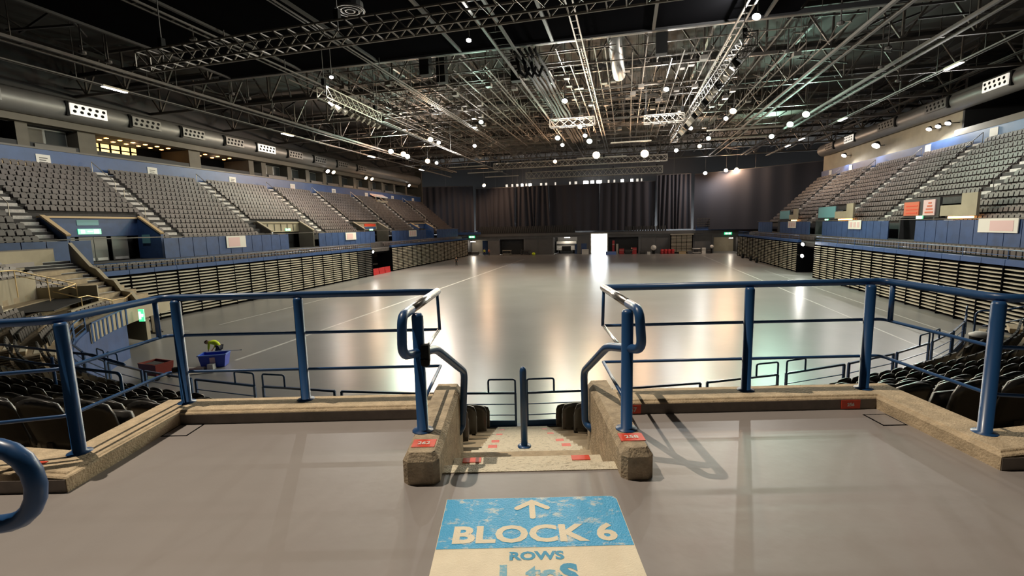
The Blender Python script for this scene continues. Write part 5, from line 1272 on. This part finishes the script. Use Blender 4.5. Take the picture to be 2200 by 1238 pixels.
bend_pose = {'pelvis':(0,-.28,.90),'waist':(0,-.14,1.06),'chest':(0,.14,1.17),'neck0':(0,.30,1.16),'neck':(0,.36,1.14),'head0':(0,.43,1.12),'head':(0,.51,1.10),'headt':(0,.58,1.11),'face':(0,.5,-1),
 'hipl':(-.10,-.27,.86),'kneel':(-.13,-.10,.47),'anklel':(-.13,-.22,.09),'toel':(-.14,-.04,.04),'hipr':(.10,-.27,.86),'kneer':(.13,-.12,.47),'ankler':(.13,-.22,.09),'toer':(.14,-.04,.04),
 'shl':(-.19,.19,1.13),'elbl':(-.23,.20,.86),'wril':(-.17,.30,.66),'handl':(-.15,.33,.58),'shr':(.19,.19,1.13),'elbr':(.23,.20,.86),'wrir':(.15,.31,.68),'handr':(.12,.34,.60)}
P_ = (-16.75, 25.80, 0)
person('worker in yellow hi-vis jacket bending over the blue bin', bend_pose, P_, rad(78), 'hiviz', 'trouser')
stand_pose = {'pelvis':(0,0,.94),'waist':(0,.01,1.10),'chest':(0,.0,1.33),'neck0':(0,-.01,1.46),'neck':(0,.0,1.53),'head0':(0,.02,1.58),'head':(0,.03,1.66),'headt':(0,.02,1.72),
 'hipl':(-.10,0,.90),'kneel':(-.11,.03,.50),'anklel':(-.11,-.02,.09),'toel':(-.13,.14,.04),'hipr':(.10,0,.90),'kneer':(.11,.05,.50),'ankler':(.12,.0,.09),'toer':(.14,.16,.04),
 'shl':(-.20,-.01,1.40),'elbl':(-.25,-.03,1.13),'wril':(-.24,.08,.90),'handl':(-.23,.11,.83),'shr':(.20,-.01,1.40),'elbr':(.25,-.02,1.13),'wrir':(.24,.09,.90),'handr':(.23,.12,.83)}
person('person in dark clothes standing alone on the far left of the floor', stand_pose, tuple(A2W((-30.8,83,0))), rad(160), 'blackcl', 'blackcl')
person('far person in a hi-vis top near the left portal', stand_pose, tuple(A2W((-34.3,112.6,0))), rad(190), 'hiviz', 'trouser')
person('second far person in an orange top beside the hi-vis one', stand_pose, tuple(A2W((-33.2,112.9,0))), rad(150), 'orange', 'trouser')
person('far person in dark clothes by the red trunks', stand_pose, tuple(A2W((1.3,113.2,0))), rad(200), 'blackcl', 'trouser')
# ================================================================== BIN, CART AND LITTER ON THE FLOOR
t = thing('bin', 'bright blue plastic bin with a pink sticker on the arena floor', 'bin', (-16.28,24.95,0))
def frus(x0, x1, y0, y1, z0, z1, f):
    cx, cy = (x0+x1)/2, (y0+y1)/2; g = lambda x, c: c+(x-c)*f
    return [(g(x0,cx),g(y0,cy),z0),(g(x1,cx),g(y0,cy),z0),(g(x1,cx),g(y1,cy),z0),(g(x0,cx),g(y1,cy),z0),(x0,y0,z1),(x1,y0,z1),(x1,y1,z1),(x0,y1,z1)]
rz_ = rad(14); cz, sz = math.cos(rz_), math.sin(rz_)
BT = lambda p: (-16.28+cz*p[0]-sz*p[1], 24.95+sz*p[0]+cz*p[1], p[2])
m = MB(BT); vs = frus(-.66,.66,-.42,.42,.02,.70,.84); vi = frus(-.62,.62,-.38,.38,.08,.70,.84); m.add(vs+vi, [(0,1,5,4),(1,2,6,5),(2,3,7,6),(3,0,4,7),(3,2,1,0),(8,12,13,9),(9,13,14,10),(10,14,15,11),(11,15,12,8),(8,9,10,11),(4,5,13,12),(5,6,14,13),(6,7,15,14),(7,4,12,15)]); m.build('tub', M['binblue'], t)
m = MB(BT)
for a in ((-.70,.70,-.46,-.40),(-.70,.70,.40,.46),(-.70,-.64,-.46,.46),(.64,.70,-.46,.46)): m.bx(*a,.68,.73)
m.build('rim', M['binlt'], t)
MB(BT).add([(-.12,-.405,.22),(.14,-.405,.22),(.14,-.428,.58),(-.12,-.428,.58),(-.12,-.39,.22),(.14,-.39,.22),(.14,-.41,.58),(-.12,-.41,.58)], [(0,1,2,3),(7,6,5,4),(0,3,7,4),(1,5,6,2)]).build('sticker', M['pink'], t)
for q in (-.5,.5): MB(BT).tube([(q-.04,-.25,.05),(q+.04,-.25,.05)], .05, 8).build('castor', M['cable'], t)
o = tag(MB().tube([(-16.75,25.0,.765),(-15.05,25.38,.765)], .022, 8).build('broom_handle', M['white']), 'white broom handle lying across the blue bin', 'broom'); MB().tube([(-15.12,25.365,.765),(-15.0,25.39,.765)], .03, 8).build('grip', M['line'], o)
for k, (x, y, w, d, h, c, l) in enumerate(((-17.25,24.5,.5,.25,.06,'white','flat white scrap on the floor left of the bin'),(-16.75,24.4,.45,.3,.12,'cream','crumpled cream bag on the floor before the bin'),(-16.15,24.4,.3,.25,.28,'white','white carton standing against the blue bin'))):
    m = MB(); vs = frus(x-w/2,x+w/2,y-d/2,y+d/2,0,h,1.12); m.add(vs, [(3,2,1,0),(4,5,6,7),(0,1,5,4),(1,2,6,5),(2,3,7,6),(3,0,4,7)]); o = tag(m.build('litter', M[c]), l, 'litter')
o = tag(MB().add([(-17.1,23.2,.01),(-15.6,23.7,.01),(-15.9,23.95,.01),(-17.3,23.6,.01),(-17.1,23.2,.05),(-15.6,23.7,.05),(-15.9,23.95,.05),(-17.3,23.6,.05)], [(3,2,1,0),(4,5,6,7),(0,1,5,4),(1,2,6,5),(2,3,7,6),(3,0,4,7)]).build('board', M['cream']), 'pale flat board on the floor below the bin', 'board')
t = thing('cart', 'dark red open cart on the floor behind the left front barrier', 'cart', (-18.0,23.0,0))
rz_ = rad(-20); CT = lambda p: (-18.0+math.cos(rz_)*p[0]-math.sin(rz_)*p[1], 23.0+math.sin(rz_)*p[0]+math.cos(rz_)*p[1], p[2])
m = MB(CT); vs = frus(-.65,.65,-.45,.45,.25,.85,.9); vi = frus(-.6,.6,-.4,.4,.3,.85,.9); m.add(vs+vi, [(0,1,5,4),(1,2,6,5),(2,3,7,6),(3,0,4,7),(3,2,1,0),(8,12,13,9),(9,13,14,10),(10,14,15,11),(11,15,12,8),(8,9,10,11),(4,5,13,12),(5,6,14,13),(6,7,15,14),(7,4,12,15)]); m.build('tub', mat('cart_red', (.22,.03,.02), .5), t)
for a in (-.45,.45):
    for b in (-.3,.3): MB(CT).tube([(a-.04,b,.12),(a+.04,b,.12)], .12, 8).build('wheel', M['cable'], t); MB(CT).bx(a-.03,a+.03,b-.03,b+.03,.1,.3).build('caster_fork', M['rail_g'], t)
MB(CT).bx(-.4,.3,-.25,.2,.3,.8).build('load', M['dark2'], t)

# ---- small things at the edges of the bowl
for k, (u, v, m_, l) in enumerate(((-34.3,27.3,'dark2','dark post standing on the floor at the left tunnel mouth'),(-33.7,26.9,'white','pale post standing beside the dark one at the left tunnel'))):
    o = tag(AB().bx(u-.14,u+.14,v-.14,v+.14,0.05,2.5).build('post', M[m_]), l, 'post'); AB().bx(u-.3,u+.3,v-.3,v+.3,0,.06).build('foot', M['cable'], o)
c = ring(24.75, 50, 2.6); t = thing('bin', 'dark bin with a pale lid behind the right front barrier', 'bin', tuple(c))
MB().lathe([(.24,0),(.29,.78),(.30,.8)], 14, tuple(c)).build('body', M['cable'], t, True); MB().lathe([(.31,.80),(.31,.86),(.18,.93),(.02,.95)], 14, tuple(c)).build('lid', M['white'], t, True)
t = thing('railing', 'blue sloping railing at the end of the right corner seating', 'railing', tuple(ring(27, 57.2, 3.8)))
MB().tube(bend([ring(24.3,57.3,2.6), ring(24.3,57.3,3.75), ring(24.9,57.3,3.8), ring(31,57.3,6.2)], .2), .03, 8).build('top_rail', M['blue'], t, True)
MB().tube([ring(24.5,57.3,3.2), ring(31,57.3,5.75)], .02, 8).build('middle_rail', M['blue'], t, True)
for r_ in (26.2, 28.4, 30.5): MB().tube([ring(r_,57.3,2.6+.4*(r_-24.1)-.2), ring(r_,57.3,3.8+.393*(r_-24.9))], .025, 8).build('post', M['blue'], t)
# coping and brass rail of the near upper vomitory at the left edge of the picture
o = AB().bx(-50.9,-50.4,22,31.2,13.35,13.6).build('ledge', M['wood']); tag(o, 'warm lit wooden ledge at the top left behind the upper seats', 'ledge')
AB().bx(-50.8,-50.6,22,31,12.6,13.35).build('front', M['dark2'], o)
